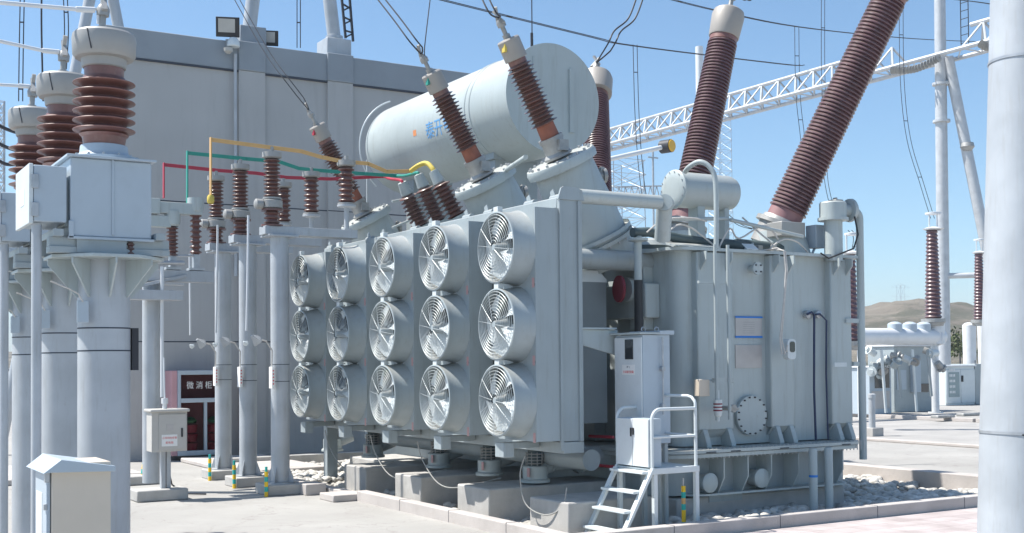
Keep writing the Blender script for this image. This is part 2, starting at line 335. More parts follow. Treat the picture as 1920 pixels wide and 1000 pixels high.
# ================================================================ BUILDING (fire wall with gantry legs on it)
bw=thing('fire_wall','large plain pale grey rendered wall with a blue-grey parapet behind the transformer','wall',(11,25.5,0))
WX0,WX1=5.62,17.2; WY=25.5
MB().box((WX0,WY,0),(WX1,WY+.9,8.42)).build('wall',wallm,bw)
MB().box((WX0-.02,WY-.05,8.42),(WX1+.02,WY+.95,9.04)).build('parapet',parap,bw,bevel=.02)
pl=MB()
for a,b in ((8.42,9.02),(10.5,11.12)): pl.box((a,WY-.07,0),(b,WY+.01,8.419))
pl.build('pilaster',wallm,bw)
sm=MB()
for z in (2.467,5.45): sm.box((WX0,WY-.004,z),(8.42,WY+.01,z+.025)); sm.box((9.02,WY-.004,z),(10.5,WY+.01,z+.025)); sm.box((11.12,WY-.004,z),(WX1,WY+.01,z+.025)); sm.box((8.42,WY-.074,z),(9.02,WY-.06,z+.02)); sm.box((10.5,WY-.074,z),(11.12,WY-.06,z+.02))
sm.box((WX0,WY-.06,8.385),(WX1,WY-.001,8.42))
sm.build('panel_joint',seam,bw)
each([MB().box((10.49,WY-.1,8.425),(11.13,WY+.98,9.07)),MB().box((8.41,WY-.1,8.425),(9.03,WY+.98,9.07))],'parapet_block',parap,bw,bevel=.02)
# A-frame legs standing on the wall
def leg(name,lab,px0,py0,px1,py1,Y,r,grp='gantry legs rising above the fire wall',down=0):
    a=A(px0,py0,'Y',Y); b=A(px1,py1,'Y',Y); d=(b-a).normalized(); b=b+d*2.0
    if down: a=a-d*(a.z/d.z)
    t=thing(name,lab,'gantry leg',tuple(a),grp); MB().cyl(a,b,r,n=28).build('pole',galv,t)
    return t,a,d
for lab,(x0,y0,x1,y1) in {'left thick grey gantry leg on a block above the floodlights':(467,60,474,0),'right thick grey gantry leg on a block beside the black lattice ladder':(627,75,618,0)}.items():
    t,a,d=leg('gantry_pole',lab,x0,y0,x1,y1,25.95,.155)
    MB().box((a.x-.3,25.65,9.06),(a.x+.3,26.3,9.5)).build('concrete_block',parap if x0<500 else galv,t,bevel=.02)
    MB().lathe(a+V((0,0,-.0)),(0,0,1),[(0,.2),(.08,.2),(.1,.16)]).build('base_ring',steel,t)
leg('gantry_pole','thin leaning grey gantry leg above the first brown insulator, left of the pair',140,140,168,0,29,.13,down=1)
leg('gantry_pole','thin grey gantry leg above the first brown insulator, right of the pair',224,62,212,0,29,.13,down=1)
lt=MB(); a0=A(638,0,'Y',26.3); 
for x0,y0,x1,y1 in ((640,-10,648,72),(655,-10,662,78)): lt.bar(A(x0,y0,'Y',26.4),A(x1,y1,'Y',26.4),.05)
for i in range(7):
    u=i/6; lt.bar(A(641+7*u,-5+75*u,'Y',26.4),A(656+6*u,5+68*u if i%2 else -12+75*u,'Y',26.4),.035)
tag(lt.build('lattice_ladder',cable),'small black lattice ladder beside the right gantry leg on the wall','ladder')
# floodlights + camera + conduit on the wall
def flood(lab,px,py,sz,Y=25.35,tilt=-.25):
    c=A(px,py,'Y',Y); t=thing('floodlight',lab,'floodlight',tuple(c),'floodlights on the parapet')
    n=V((-.35,-1,-.3)).normalized(); x,y,_=frame(n); 
    def bx(a,b,c0,c1,d0,d1): 
        m=MB(); p=[c+x*i+y*j+n*k for k in(d0,d1) for i,j in((a,c0),(b,c0),(b,c1),(a,c1))]
        return m.add(p,[(0,3,2,1),(4,5,6,7),(0,1,5,4),(1,2,6,5),(2,3,7,6),(3,0,4,7)])
    bx(-sz,sz,-sz*.85,sz*.85,-.08,.05).build('housing',dark,t,bevel=.01); bx(-sz*.8,sz*.62,-sz*.45,sz*.7,.051,.06).build('lens',lampg,t)
    MB().bar(c+V((0,.05,-sz)),c+V((0,.1,-sz-.25)),.05).build('bracket',steel,t)
flood('square black floodlight with a grey lens, tilted at the parapet above the round camera',427,51,.25)
flood('flat black floodlight lying low behind the left gantry leg',505,72,.2,25.9)
c=A(436,80,'Y',25.3); t=thing('security_camera','white round camera at the top of the wall conduit','security camera',tuple(c))
MB().lathe(c+V((.02,0,.12)),(0,0,-1),[(0,0),(.02,.08),(.1,.13),(.2,.14),(.22,.12),(.23,0)]).build('housing',white,t); MB().lathe(c+V((-.1,-.02,-.14)),(0,0,-1),[(-.02,0),(0,.1),(.07,.09),(.12,.04),(.13,0)]).build('dome',lampg,t)
MB().bar(c,c+V((.05,.25,0)),.05).build('arm',white,t)
x=A(441,300,'Y',25.4).x; tag(MB().cyl((x,25.38,3.9),(x,25.38,8.75),.035,n=10).build('conduit',galv),'thin grey conduit running down the wall below the round camera','conduit')
# fire cabinet
fx0=A(321,780,'Y',24.95).x; fx1=A(424,780,'Y',24.95).x; fm=A(382,780,'Y',24.95).x
t=thing('fire_cabinet','pink and grey glazed fire cabinet with white characters against the wall','cabinet',(7.6,25.2,0))
MB().box((fx0,24.95,.1),(fx0+.13,25.49,1.87)).build('side_panel',pink,t,bevel=.01)
f=MB(); f.box((fx0+.13,24.9,1.78),(fx1,25.0,1.87)).box((fx0+.13,24.9,.1),(fx1,25.0,.2)).box((fx0+.13,24.9,.2),(fx0+.19,25.0,1.78)).box((fx1-.07,24.9,.2),(fx1,25.0,1.78)).box((fx0+.19,24.9,1.2),(fx1-.07,25.0,1.29)).box((fm,24.9,.2),(fm+.06,25.0,1.2)); f.build('frame',cabg,t,bevel=.006)
MB().box((fx0+.131,25.4,.1),(fx1,25.49,1.86)).box((fx0+.131,25.001,1.80),(fx1,25.4,1.86)).box((fx0+.131,25.001,.1),(fx1,25.4,.18)).box((fx1-.04,25.001,.18),(fx1,25.4,1.8)).box((fx0+.131,25.001,1.22),(fx1-.04,25.4,1.26)).build('carcass',mat('cabinet_red',(.42,.17,.19),.5),t)
MB().box((fx0+.19,24.955,1.29),(fx1-.07,24.965,1.78)).build('pane',clear,t); MB().box((fx0+.19,24.955,.2),(fm,24.965,1.2)).build('pane',clear,t); MB().box((fm+.06,24.955,.2),(fx1-.07,24.965,1.2)).build('pane',clear,t)
text('微 消 柜',.17,label_w,t,'lettering',lambda x,y,z:(A(374,720,"Y",24.95).x+x*.9,24.953-z,1.55+y))
for i,(xx,cc) in enumerate(((fm-.22,redbox),(fm+.27,redbox))):
    c=thing('fire_bucket','red fire bucket with a green lid behind the %s cabinet pane'%('left' if i==0 else 'right'),'bucket',(xx,25.15,.18),'buckets in the fire cabinet')
    for j in range(3): MB().lathe((xx,25.15,.185+j*.19),(0,0,1),[(0,0),(0,.12),(.15,.15),(.16,.15),(.16,0)],18).build('bucket',cc,c)
    MB().lathe((xx,25.15,.76),(0,0,1),[(0,.1),(.06,.13),(.12,.07),(.14,0)],10).build('lid',greenplant,c)
# ================================================================ SKY + SUN
sun_az,sun_el=-54,59
s=V((math.sin(R_(sun_az))*math.cos(R_(sun_el)),math.cos(R_(sun_az))*math.cos(R_(sun_el)),math.sin(R_(sun_el))))
ld=bpy.data.lights.new('sun','SUN'); ld.energy=5.0; ld.angle=R_(.53); ld.color=(1,.955,.89)
lo=bpy.data.objects.new('sun',ld); COL.objects.link(lo); lo.rotation_euler=s.to_track_quat('Z','Y').to_euler(); lo.location=s*50
w=bpy.data.worlds.new('World'); sc.world=w; w.use_nodes=True; nt=w.node_tree
sk=nt.nodes.new('ShaderNodeTexSky'); sk.sky_type='NISHITA'; sk.sun_disc=False; sk.sun_elevation=R_(sun_el); sk.sun_rotation=R_(sun_az); sk.altitude=1200; sk.air_density=1.0; sk.dust_density=2.2; sk.ozone_density=7
tn=nt.nodes.new('ShaderNodeMix'); tn.data_type='RGBA'; tn.blend_type='MULTIPLY'; tn.inputs['Factor'].default_value=1; tn.inputs['B'].default_value=(1.05,1.10,.99,1)
bg=nt.nodes['Background']; bg.inputs['Strength'].default_value=.117; nt.links.new(sk.outputs[0],tn.inputs['A']); nt.links.new(tn.outputs['Result'],bg.inputs[0])
vs=sc.view_settings; vs.view_transform='Standard'; vs.look='None'; vs.gamma=1; vs.use_curve_mapping=False; vs.exposure=.68
# ================================================================ TRANSFORMER
steelw=mat('guard_wire',(.5,.54,.55),.4,.2,.05,10)
T=thing('power_transformer','huge grey oil power transformer with fifteen round fans and tall red-brown bushings','transformer',(9.9,14,0))
TW=11.98                                     # near tank wall
def rbox(x0,y0,x1,y1,r,z0,z1,n=8):           # plan-rounded box (left-near corner and right-near corner)
    P=[(x1,y1),(x0,y1)]
    for i in range(n+1):
        a=PI+PI/2*i/n; P.append((x0+r+r*math.cos(a),y0+r+r*math.sin(a)))
    for i in range(n+1):
        a=1.5*PI+PI/2*i/n; P.append((x1-r*.6+r*.6*math.cos(a),y0+r*.6+r*.6*math.sin(a)))
    return MB().prism([(x,y,z0) for x,y in P],(0,0,z1-z0))
tank=rbox(9.7,TW,12.75,20.4,.22,.9,3.40).build('tank',paint,T,ang=30)
rbox(9.55,TW-.14,12.95,20.55,.25,3.40,3.44).build('tank_cover',paint,T,ang=30)
fl=rbox(9.05,TW-.45,12.62,20.7,.55,.845,.885).build('flange',paint,T,ang=30)
rbox(9.08,TW-.43,12.60,20.68,.53,.79,.835).build('flange',paint,T,ang=30)
b=MB()
for i in range(46):
    x=9.55+i*.067
    b.cyl((x,TW-.41,.77),(x,TW-.41,.90),.008,n=6)
b.build('flange_bolts',steel,T)
b=MB()
for x in (9.75,10.15,10.98,12.1): b.box((x,TW-.452,.848),(x+.16,TW-.448,.862))
b.build('flange_slot',seam,T)
rbox(9.3,TW-.12,12.6,20.4,.4,.30,.79).build('lower_tank',paint2,T,ang=30)
rbox(9.6,TW-.34,12.4,20.3,.3,.30,.325).build('base_plate',paint,T,ang=30)
each([MB().box((10.0,TW-.2,.2),(10.55,TW+.2,.298)),MB().box((11.7,TW,.0),(12.4,19.5,.298)),MB().box((9.9,TW+.8,-.1),(10.7,19.5,.298))],'skid',paint2,T)
def gus(x):                                   # lower gusset, profile in YZ
    p=[(x,TW-.10,.79),(x,TW-.40,.79),(x,TW-.40,.52),(x,TW-.28,.325),(x,TW-.10,.325)]
    return MB().prism(p,(.018,0,0))
for i,px in enumerate((1357,1402,1446,1497,1580)):
    gus(A(px,880,'Y',TW-.4).x).build('gusset',paint,T)
for px,py in ((1334,906),(1431,897)):
    c=A(px,py,'Y',TW-.36); m=MB().lathe((c.x,TW-.14,c.z),(0,-1,0),[(0,.10),(.16,.10),(.16,.125),(.2,.125),(.21,.11),(.21,0)],28); m.build('drain_cap',paint,T)
# ribs of the tank
def rib(x0,x1,yo=11.87):
    m=MB(); m.box((x0,yo,1.10),(x1,TW+.05,3.39)); o=m.build('rib',paint,T,bevel=.02)
    MB().prism([(x0,yo,1.10),(x1,yo,1.10),(x1,TW,1.0),(x0,TW,1.0)],(0,0,.001)).build('rib_foot',paint,T)
    for x in (x0+.05,x1-.13): MB().prism([(x,TW,.886),(x,yo-.10,.886),(x,yo-.10,.92),(x,yo-.02,1.12),(x,TW,1.12)],(.075,0,0)).build('rib_foot_block',paint,T,bevel=.006)
    for x in (x0+.05,x1-.11): MB().prism([(x,yo,3.385),(x,yo-.12,3.385),(x,yo-.12,3.28),(x,yo,3.15)],(.02,0,0)).build('lifting_lug',paint,T)
ax_=lambda px,y:A(px,600,'Y',y).x
rib(ax_(1308,11.87),ax_(1374,11.87)); rib(ax_(1434,TW),ax_(1489,11.87)); rib(ax_(1547,TW),ax_(1597,11.87))
each([MB().box((9.705,12.5,2.4),(9.55,12.8,3.3)),MB().box((9.705,13.6,.9),(9.52,13.9,3.38)),MB().box((9.705,14.9,.9),(9.52,15.2,3.38))],'side_stiffener',paint,T,bevel=.01)
MB().box((9.46,12.35,2.55),(9.7,13.3,3.0)).build('side_duct',paint,T,bevel=.02)
MB().box((9.3,12.2,1.0),(9.7,12.75,1.9)).build('side_box',paint,T,bevel=.02)
# details on the near face
c=A(1407,505,'Y',TW); MB().lathe((c.x,TW,c.z),(0,-1,0),[(0,.05),(.12,.05),(.12,.085),(.15,.085),(.15,0)],24).build('blanking_flange',paint,T)
b=MB()
for i in range(4): b.cyl((c.x+.06*math.cos(PI/4+i*PI/2),TW-.15,c.z+.06*math.sin(PI/4+i*PI/2)),(c.x+.06*math.cos(PI/4+i*PI/2),TW-.165,c.z+.06*math.sin(PI/4+i*PI/2)),.011,n=6)
b.build('flange_bolts',cable,T)
c=A(1407,779,'Y',TW-.03); MB().lathe((c.x,TW,c.z),(0,-1,0),[(0,.26),(.035,.26),(.035,.262),(.06,.262),(.065,.255),(.065,0)],48).build('manhole_cover',paint,T)
b=MB()
for i in range(16):
    a=2*PI*i/16+.2; b.cyl((c.x+.24*math.cos(a),TW-.06,c.z+.24*math.sin(a)),(c.x+.24*math.cos(a),TW-.085,c.z+.24*math.sin(a)),.011,n=6)
b.build('cover_bolts',cable,T)
def plate(px0,py0,px1,py1,m,name,y=TW-.012,th=.012,bev=.002):
    a=A(px0,py0,'Y',y);b_=A(px1,py1,'Y',y); return MB().box((a.x,y,a.z),(b_.x,y+th,b_.z)).build(name,m,T,bevel=bev)
plate(1379,595,1429,633,screen,'nameplate'); plate(1379,647,1429,690,screen,'nameplate')
plate(1379,593,1430,597,blu,'blue_tape',TW-.018,.006); plate(1379,630,1430,634,blu,'blue_tape',TW-.018,.006)
a=A(1404,603,'Y',TW-.014)
for j in range(6): text('—'*7,.032,blk_t,T,'nameplate_print',lambda x,y,z,j=j:(a.x+x*.9,TW-.0135-z,a.z-.01-j*.028+y),.0006)
plate(1311,712,1331,743,beige,'terminal_box',11.62,.1,.008)
MB().tube([A(1308,712,'Y',11.64),A(1345,714,'Y',11.64),A(1375,717,'Y',11.64)],.008).build('box_bar',paint,T)
# pair of black sensors with cables
for px in (1511,1530):
    c=A(px,590,'Y',TW-.02); MB().lathe((c.x,TW,c.z),(0,-1,0),[(0,.03),(.03,.03),(.03,.055),(.08,.055),(.09,.03),(.09,0)],18).build('sensor',steel,T)
x1=A(1526,700,'Y',11.9).x; x2=A(1549,700,'Y',11.9).x; z0=A(1511,590,'Y',11.9).z
MB().tube([(A(1511,590,'Y',11.9).x,11.88,z0),(A(1518,585,'Y',11.9).x,11.86,z0+.03),(x1,11.88,z0),(x1,11.88,z0-.1),(x1,11.9,1.6),(x1,11.88,.9)],.016,8).tube([(x1+.02,11.87,z0),(x1+.09,11.86,z0+.01),(x2,11.88,z0-.08),(x2,11.9,1.8),(x2,11.88,.9)],.012,8).build('sensor_cable',mat('blue_black_cable',(.02,.035,.09),.5),T)
# gauge with conduit
a=A(1470,470,'Y',11.6); b_=A(1466,650,'Y',11.6)
MB().tube([a+V((-.05,.5,.02)),a+V((-.02,.15,.03)),a,a+V((.03,0,-.25)),a.lerp(b_,.5)+V((.02,0,0)),b_+V((-.03,0,.1)),b_+V((.0,0,-.1)),b_+V((.08,0,-.06)),b_+V((.1,0,.02))],.011).tube([a+V((-.1,.4,.02)),a+V((-.02,.1,.04)),a+V((.02,-.01,-.02)),a+V((.045,-.01,-.27)),a.lerp(b_,.5)+V((.035,0,0)),b_+V((0,0,.1)),b_+V((.04,-.02,-.1))],.009).build('conduit',rope,T)
c=A(1483,655,'Y',11.62)
def rrect(c,w,h,r,y0,y1):
    P=[]
    for sx,sz,a0 in ((1,1,0),(-1,1,90),(-1,-1,180),(1,-1,270)):
        for i in range(5):
            q=R_(a0+90*i/4); P.append((c.x+sx*(w-r)+r*math.cos(q),y0,c.z+sz*(h-r)+r*math.sin(q)))
    return MB().prism(P,(0,y1-y0,0))
rrect(c,.075,.135,.05,11.60,11.70).build('oil_gauge',white,T,bevel=.006); rrect(c+V((.005,0,.03)),.045,.07,.03,11.594,11.60).build('gauge_glass',glass,T)
plate(1565,680,1588,688,white,'small_plate',11.715,.004)
# two vertical conduits with joints in front of rib 1
for px,z1 in ((1342,3.62),(1366,3.5)):
    x=A(px,600,'Y',11.55).x; MB().cyl((x,11.55,1.25),(x,11.55,3.45),.022,n=12).build('riser_pipe',paint,T)
a=A(1312,528,'Y',11.55);b_=A(1375,533,'Y',11.55); MB().box((a.x,11.56,a.z-.02),(b_.x,11.6,b_.z+.03)).build('pipe_clamp_bar',paint,T)
a=A(1340,714,'Y',11.55); MB().box((a.x,11.56,a.z-.025),(a.x+.32,11.6,a.z+.03)).build('pipe_clamp_bar',paint,T)
MB().tube(smooth([(A(1342,400,'Y',11.55).x,11.55,3.4),(A(1342,350,'Y',11.55).x,11.55,4.2),(A(1336,325,'Y',11.55).x,11.6,4.42),(A(1322,315,'Y',11.6).x,11.7,4.5),(A(1308,325,'Y',11.7).x,11.85,4.46),(A(1304,335,'Y',11.8).x,12.0,4.42)],5),.033,12).build('vent_pipe',paint,T)
# breather (white bell) with bands and brass valve
c=A(1346,765,'Y',11.55); MB().lathe(c+V((0,0,.10)),(0,0,-1),[(-.12,.02),(0,.02),(0,.055),(.15,.055),(.2,.045),(.22,.02),(.27,.02),(.27,0)],20).build('breather',white,T)
b=MB()
for dz in (.04,.0,-.04): b.lathe(c+V((0,0,dz)),(0,0,1),[(0,.0562),(.018,.0562)],20)
b.build('breather_band',maroon,T)
c=A(1372,766,'Y',11.6); MB().lathe(c,(0,-1,0),[(-.3,.03),(0,.03),(0,.05),(.05,.05),(.05,0)],14).bar(c+V((-.07,-.05,.02)),c+V((.07,-.05,-.01)),.02).build('drain_valve',cast,T)
# right vent stack with canister and down pipe
c=A(1563,478,'Y',11.9); z0=3.35
MB().lathe((c.x,11.9,z0),(0,0,1),[(0,.125),(.56,.125),(.56,.21),(.6,.21),(.6,.185),(.80,.185),(.82,.17),(.82,0)],32).build('relief_valve_stack',paint,T)
MB().box((c.x-.04,11.8,4.17),(c.x+.1,11.95,4.2)).box((c.x,11.84,4.2),(c.x+.03,11.9,4.23)).build('valve_cap',cast,T,bevel=.004)
zz=4.07; MB().lathe((c.x+.1,11.9,zz),(1,-.1,.0),[(0,.08),(.18,.085),(.18,.16),(.22,.165),(.26,.13),(.27,.04),(.27,0)],28).build('elbow_flange',paint,T)
xr=A(1612,430,'Y',11.85).x
P=[(c.x+.3,11.87,zz)]+[(xr-.12+.12*math.sin(R_(q)),11.85,zz-.12+.12*math.cos(R_(q))) for q in range(0,91,15)]+[(xr,11.85,.6)]
MB().tube(P,.052,16).build('down_pipe',paint,T)
each([MB().box((xr-.16,11.84,1.9),(xr+.08,11.9,1.96)),MB().box((xr-.3,11.84,2.5),(xr+.03,11.9,2.56))],'pipe_strap',paint,T)
MB().tube([(c.x+.26,11.75,zz-.1),(c.x+.29,11.72,zz-.35),(c.x+.2,11.72,zz-.55),(c.x,11.75,zz-.62),(c.x-.25,11.75,zz-.7),(c.x-.3,11.85,3.45)],.012).build('black_lead',dark,T)
# two thick pipes going down in front of the flange
for px,m in ((1525,'a'),(1554,'b')):
    x=A(px,900,'Y',11.3).x; MB().lathe((x,11.3,-.15),(0,0,1),[(0,.055),(.98,.055),(1.0,.045),(1.02,0)],18).build('drop_pipe',paint,T)
x=A(1525,895,'Y',11.3).x; MB().lathe((x,11.3,A(1525,895,'Y',11.3).z),(0,0,1),[(0,.0565),(.03,.0565)],18).build('blue_tape',blu,T)
# small oil tank on legs
c=A(1263,355,'Y',12.3); r=.235
MB().lathe(c,(1,0,0),[(-.035,0),(-.03,r*.6),(-.02,r*.98),(0,r+.02),(.03,r+.02),(.03,r),(.9,r),(.97,r*.9),(1.0,r*.6),(1.01,0)],40).build('small_oil_tank',paint,T)
b=MB()
for i in range(14):
    a=2*PI*i/14; b.lathe(c+V((-.02,(r-.01)*math.cos(a),(r-.01)*math.sin(a))),(-1,0,0),[(0,.008),(.012,.008),(.012,0)],6)
b.build('cover_bolts',steel,T)
MB().box((c.x+.32,12.2,3.44),(c.x+.44,12.4,c.z-.2)).build('tank_leg',paint,T,bevel=.006); MB().box((c.x+.78,12.2,3.44),(c.x+.86,12.4,c.z-.2)).build('tank_leg',paint,T,bevel=.006)
# header pipe from radiators with end valve
a=A(1085,368,'Y',11.5); b_=A(1236,380,'Y',11.5); MB().cyl((a.x-.1,11.5,a.z),(b_.x,11.5,a.z),.085,n=24).build('header_pipe',paint,T)
c=A(1250,379,'Y',11.5); MB().lathe((c.x-.02,11.5,a.z),(-.75,-.65,0),[(-.1,.09),(.02,.09),(.02,.1),(.06,.1),(.06,.08),(.065,0)],26).build('valve_cap',paint,T)
MB().cyl((b_.x+.12,11.55,a.z-.02),(b_.x+.24,11.75,3.5),.10,n=22).build('riser_elbow',paint,T)
# top clutter: black tube, cables, dark gaskets, rail
a=A(1195,450,'Y',12.25);b_=A(1300,457,'Y',12.25)
MB().tube([(9.15,12.2,3.62),(9.4,12.2,3.64),(9.9,12.2,3.58),(10.35,12.15,3.54)],.062,12).build('black_hose',tubeg,T)
each([MB().tube([(10.4,12.2,3.53),(10.8,12.2,3.54),(11.1,12.2,3.5)],.07,12),MB().tube([(11.0,12.35,3.56),(11.5,12.3,3.54),(11.9,12.25,3.5)],.085,12)],'black_hose',tubeg,T)
each([MB().cyl((9.6,12.05,3.8),(10.6,12.05,3.86),.025,n=10),MB().cyl((10.6,12.0,3.84),(11.9,12.0,3.68),.025,n=10)],'top_rail',paint,T)
hx=A(1197,560,'Y',12.2).x; MB().cyl((hx,12.2,3.0),(hx,12.2,3.58),.05,n=14).lathe((hx,12.2,3.5),(0,0,1),[(0,.05),(.02,.13),(.05,.13),(.06,.05)],18).build('hose_riser',paint,T)
MB().cyl((hx,12.2,2.25),(hx,12.2,3.02),.055,n=18).build('black_hose',dark,T)
b=MB()
for pts in ([(9.5,12.1,3.5),(9.7,12.0,3.72),(10.0,12.05,3.7),(10.3,12.0,3.5)],[(9.3,12.1,3.62),(9.5,12.0,3.78),(9.9,11.95,3.82),(10.2,12,3.8)],[(10.4,12.0,3.46),(10.55,11.95,3.72),(10.75,12.0,3.6),(11.2,12.0,3.8),(11.45,12,3.62)],[(10.9,12.1,3.9),(11.1,12.0,3.7),(11.3,12.0,3.58),(11.5,12.05,3.46)],[(11.3,12.0,3.5),(11.5,11.95,3.62),(11.8,12.0,3.6),(12.0,12.0,3.46)]):
    MB().tube(smooth(pts,4),.012,6).build('loose_cable',rope,T)
random.seed(3)
for i in range(46):
    x=random.uniform(9.7,12.0); y=random.uniform(12.1,13.2); s=random.uniform(.03,.1); h=random.uniform(.03,.16)
    MB().box((x,y,3.441),(x+s,y+s*.8,3.44+h)).build('cover_fitting',(tubeg,paint,cast)[i%3],T,bevel=.006)
for x,y,r,h in ((10.3,13.2,.5,.22),(11.0,13.4,.62,.2),(11.5,12.75,.5,.18),(9.9,12.9,.35,.2)):
    MB().lathe((x,y,3.44),(0,0,1),[(0,r),(.03,r),(.05,r*.9),(h*.8,r*.7),(h,r*.3),(h,0)],32).build('cover_dome',paint,T)
    MB().lathe((x,y,3.47),(0,0,1),[(0,r*.98),(.06,r*.98),(.06,r*.8)],32).build('dome_gasket',tubeg,T)
c=A(1530,446,'Y',12.2); MB().box((c.x-.1,12.1,c.z-.15),(c.x+.1,12.3,c.z+.17)).bar((c.x,12.2,c.z-.1),(c.x-.1,12.2,3.44),.03).build('junction_box',cabg,T,bevel=.008)
MB().prism([(9.55,11.85,3.445),(10.3,11.85,3.445),(10.3,12.2,3.52),(9.55,12.2,3.52)],(0,0,.01)).build('lit_coaming',paint,T)
MB().prism([(10.75,11.85,3.445),(10.95,11.85,3.445),(10.95,11.95,3.52),(10.75,11.95,3.52)],(0,0,.01)).build('cover_tab',white,T)
# red disc valve, side items
c=A(1163,542,'X',9.25); MB().lathe(c,(-1,.2,0),[(0,.175),(.03,.175),(.04,.165),(.04,0)],30).build('red_valve_disc',maroon,T)
MB().cyl((9.4,c.y+.1,c.z),(9.7,c.y+.1,c.z),.16,n=20).build('valve_neck',paint,T)
# support arm between radiators and tank
a=A(1055,617,'Y',11.45); b_=A(1150,620,'Y',11.45)
MB().prism([(a.x,11.42,a.z),(b_.x+.04,11.42,a.z-.01),(b_.x+.04,11.42,a.z-.31),(a.x+.02,11.42,a.z-.13)],(0,.03,0)).box((a.x,11.38,a.z-.004),(b_.x-.0,11.52,a.z+.018)).build('support_arm',paint,T,bevel=.004)
# pipework under and behind the radiators
MB().cyl((8.35,12.0,.8),(8.35,18.4,.8),.13,n=20).build('oil_manifold',paint2,T)
MB().cyl((8.35,12.9,.75),(9.4,12.9,.75),.15,n=20).lathe((8.75,12.9,.75),(1,0,0),[(0,.2),(.05,.2)],24).build('oil_branch_pipe',paint2,T)
MB().cyl((8.3,16,.8),(9.4,16,.8),.15,n=20).build('oil_branch_pipe',paint2,T)
m=MB()
for i in range(118): m.box((8.5,12.78+i*.0485,1.2),(9.1,12.785+i*.0485,3.02))  # inner radiator bank, made wider to deepen the shade in the gap
for i in range(5): MB().cyl((7.75,12.6+i*1.5,3.3),(9.75,12.6+i*1.5,3.3),.13,n=18).build('added_shade_pipe',paint2,T)  # pipes added across the gap to keep light out of it
m.build('cooling_fins',fin,T)
MB().box((8.48,12.74,1.2),(9.12,12.765,3.02)).build('inner_end_plate',fin,T)
MB().prism([(8.47,12.74,3.02),(9.13,12.74,3.02),(9.13,12.74,3.06),(9.0,12.74,3.17),(8.60,12.74,3.17),(8.47,12.74,3.06)],(0,5.9,0)).build('inner_header',white,T)
MB().box((8.68,12.74,3.17),(8.70,12.9,3.36)).box((8.4,12.7,3.36),(9.2,12.9,3.375)).build('hanger_bracket',white,T)
each([MB().tube([A(1105,818,'X',9.0),A(1150,820,'X',9.0)],.02),MB().tube([A(1108,871,'X',8.9),A(1152,876,'X',8.9)],.02)],'red_pipe',red,T)
# radiator bank --------------------------------------------------
fr=MB(); fr.box((7.5,11.37,1.09),(7.78,11.42,3.838)); fr.build('end_plate',paint2,T,bevel=.004)
FB=MB()
for i in range(150): FB.box((7.54,11.45+i*.0458,1.10),(7.76,11.455+i*.0458,3.738))
FB.build('cooling_fins',fin,T)
MB().box((7.485,11.345,.99),(7.52,11.369,3.83)).box((7.74,11.345,1.09),(7.79,11.369,3.83)).build('end_plate_edge',paint2,T)
MB().box((7.52,11.355,.955),(7.80,18.35,1.085)).build('bottom_header',paint2,T,bevel=.006)
MB().box((7.498,11.424,3.742),(7.782,18.35,3.87)).build('top_header',paint2,T,bevel=.012)
P=[(7.47,11.35,3.84)]+[(7.55+.04*math.cos(R_(q)),11.35,3.95+.04*math.sin(R_(q))) for q in (150,90)]+[(7.72,11.35,3.985),(7.8,11.35,3.96),(7.83,11.35,3.84)]
MB().prism(P,(0,.025,0)).build('lifting_plate',paint2,T)
MB().box((7.52,18.3,.1),(7.7,18.45,1.0)).build('support_leg',paint2,T)
FY=[11.79+1.53*i for i in range(5)]; FZ=[1.56,2.425,3.30]; XR=7.17; hw=.42
b=MB()
for i in range(9): b.lathe((7.66,11.40,.3),(0,0,1),[(0,.01),(.01,.01)],6)
def plate_cell(mb,y0,y1,z0,z1,cy,cz,r,x,n=48):
    vs=[];
    for i in range(n):
        a=2*PI*i/n; c_,s_=math.cos(a),math.sin(a)
        ty=((y1-cy)/c_ if c_>0 else (y0-cy)/c_) if abs(c_)>1e-6 else 1e9; tz=((z1-cz)/s_ if s_>0 else (z0-cz)/s_) if abs(s_)>1e-6 else 1e9
        t=min(ty,tz); vs+=[(x,cy+c_*t,cz+s_*t),(x,cy+c_*r,cz+s_*r)]
    mb.add(vs,[(2*i,2*((i+1)%n),2*((i+1)%n)+1,2*i+1) for i in range(n)])
radproto=None
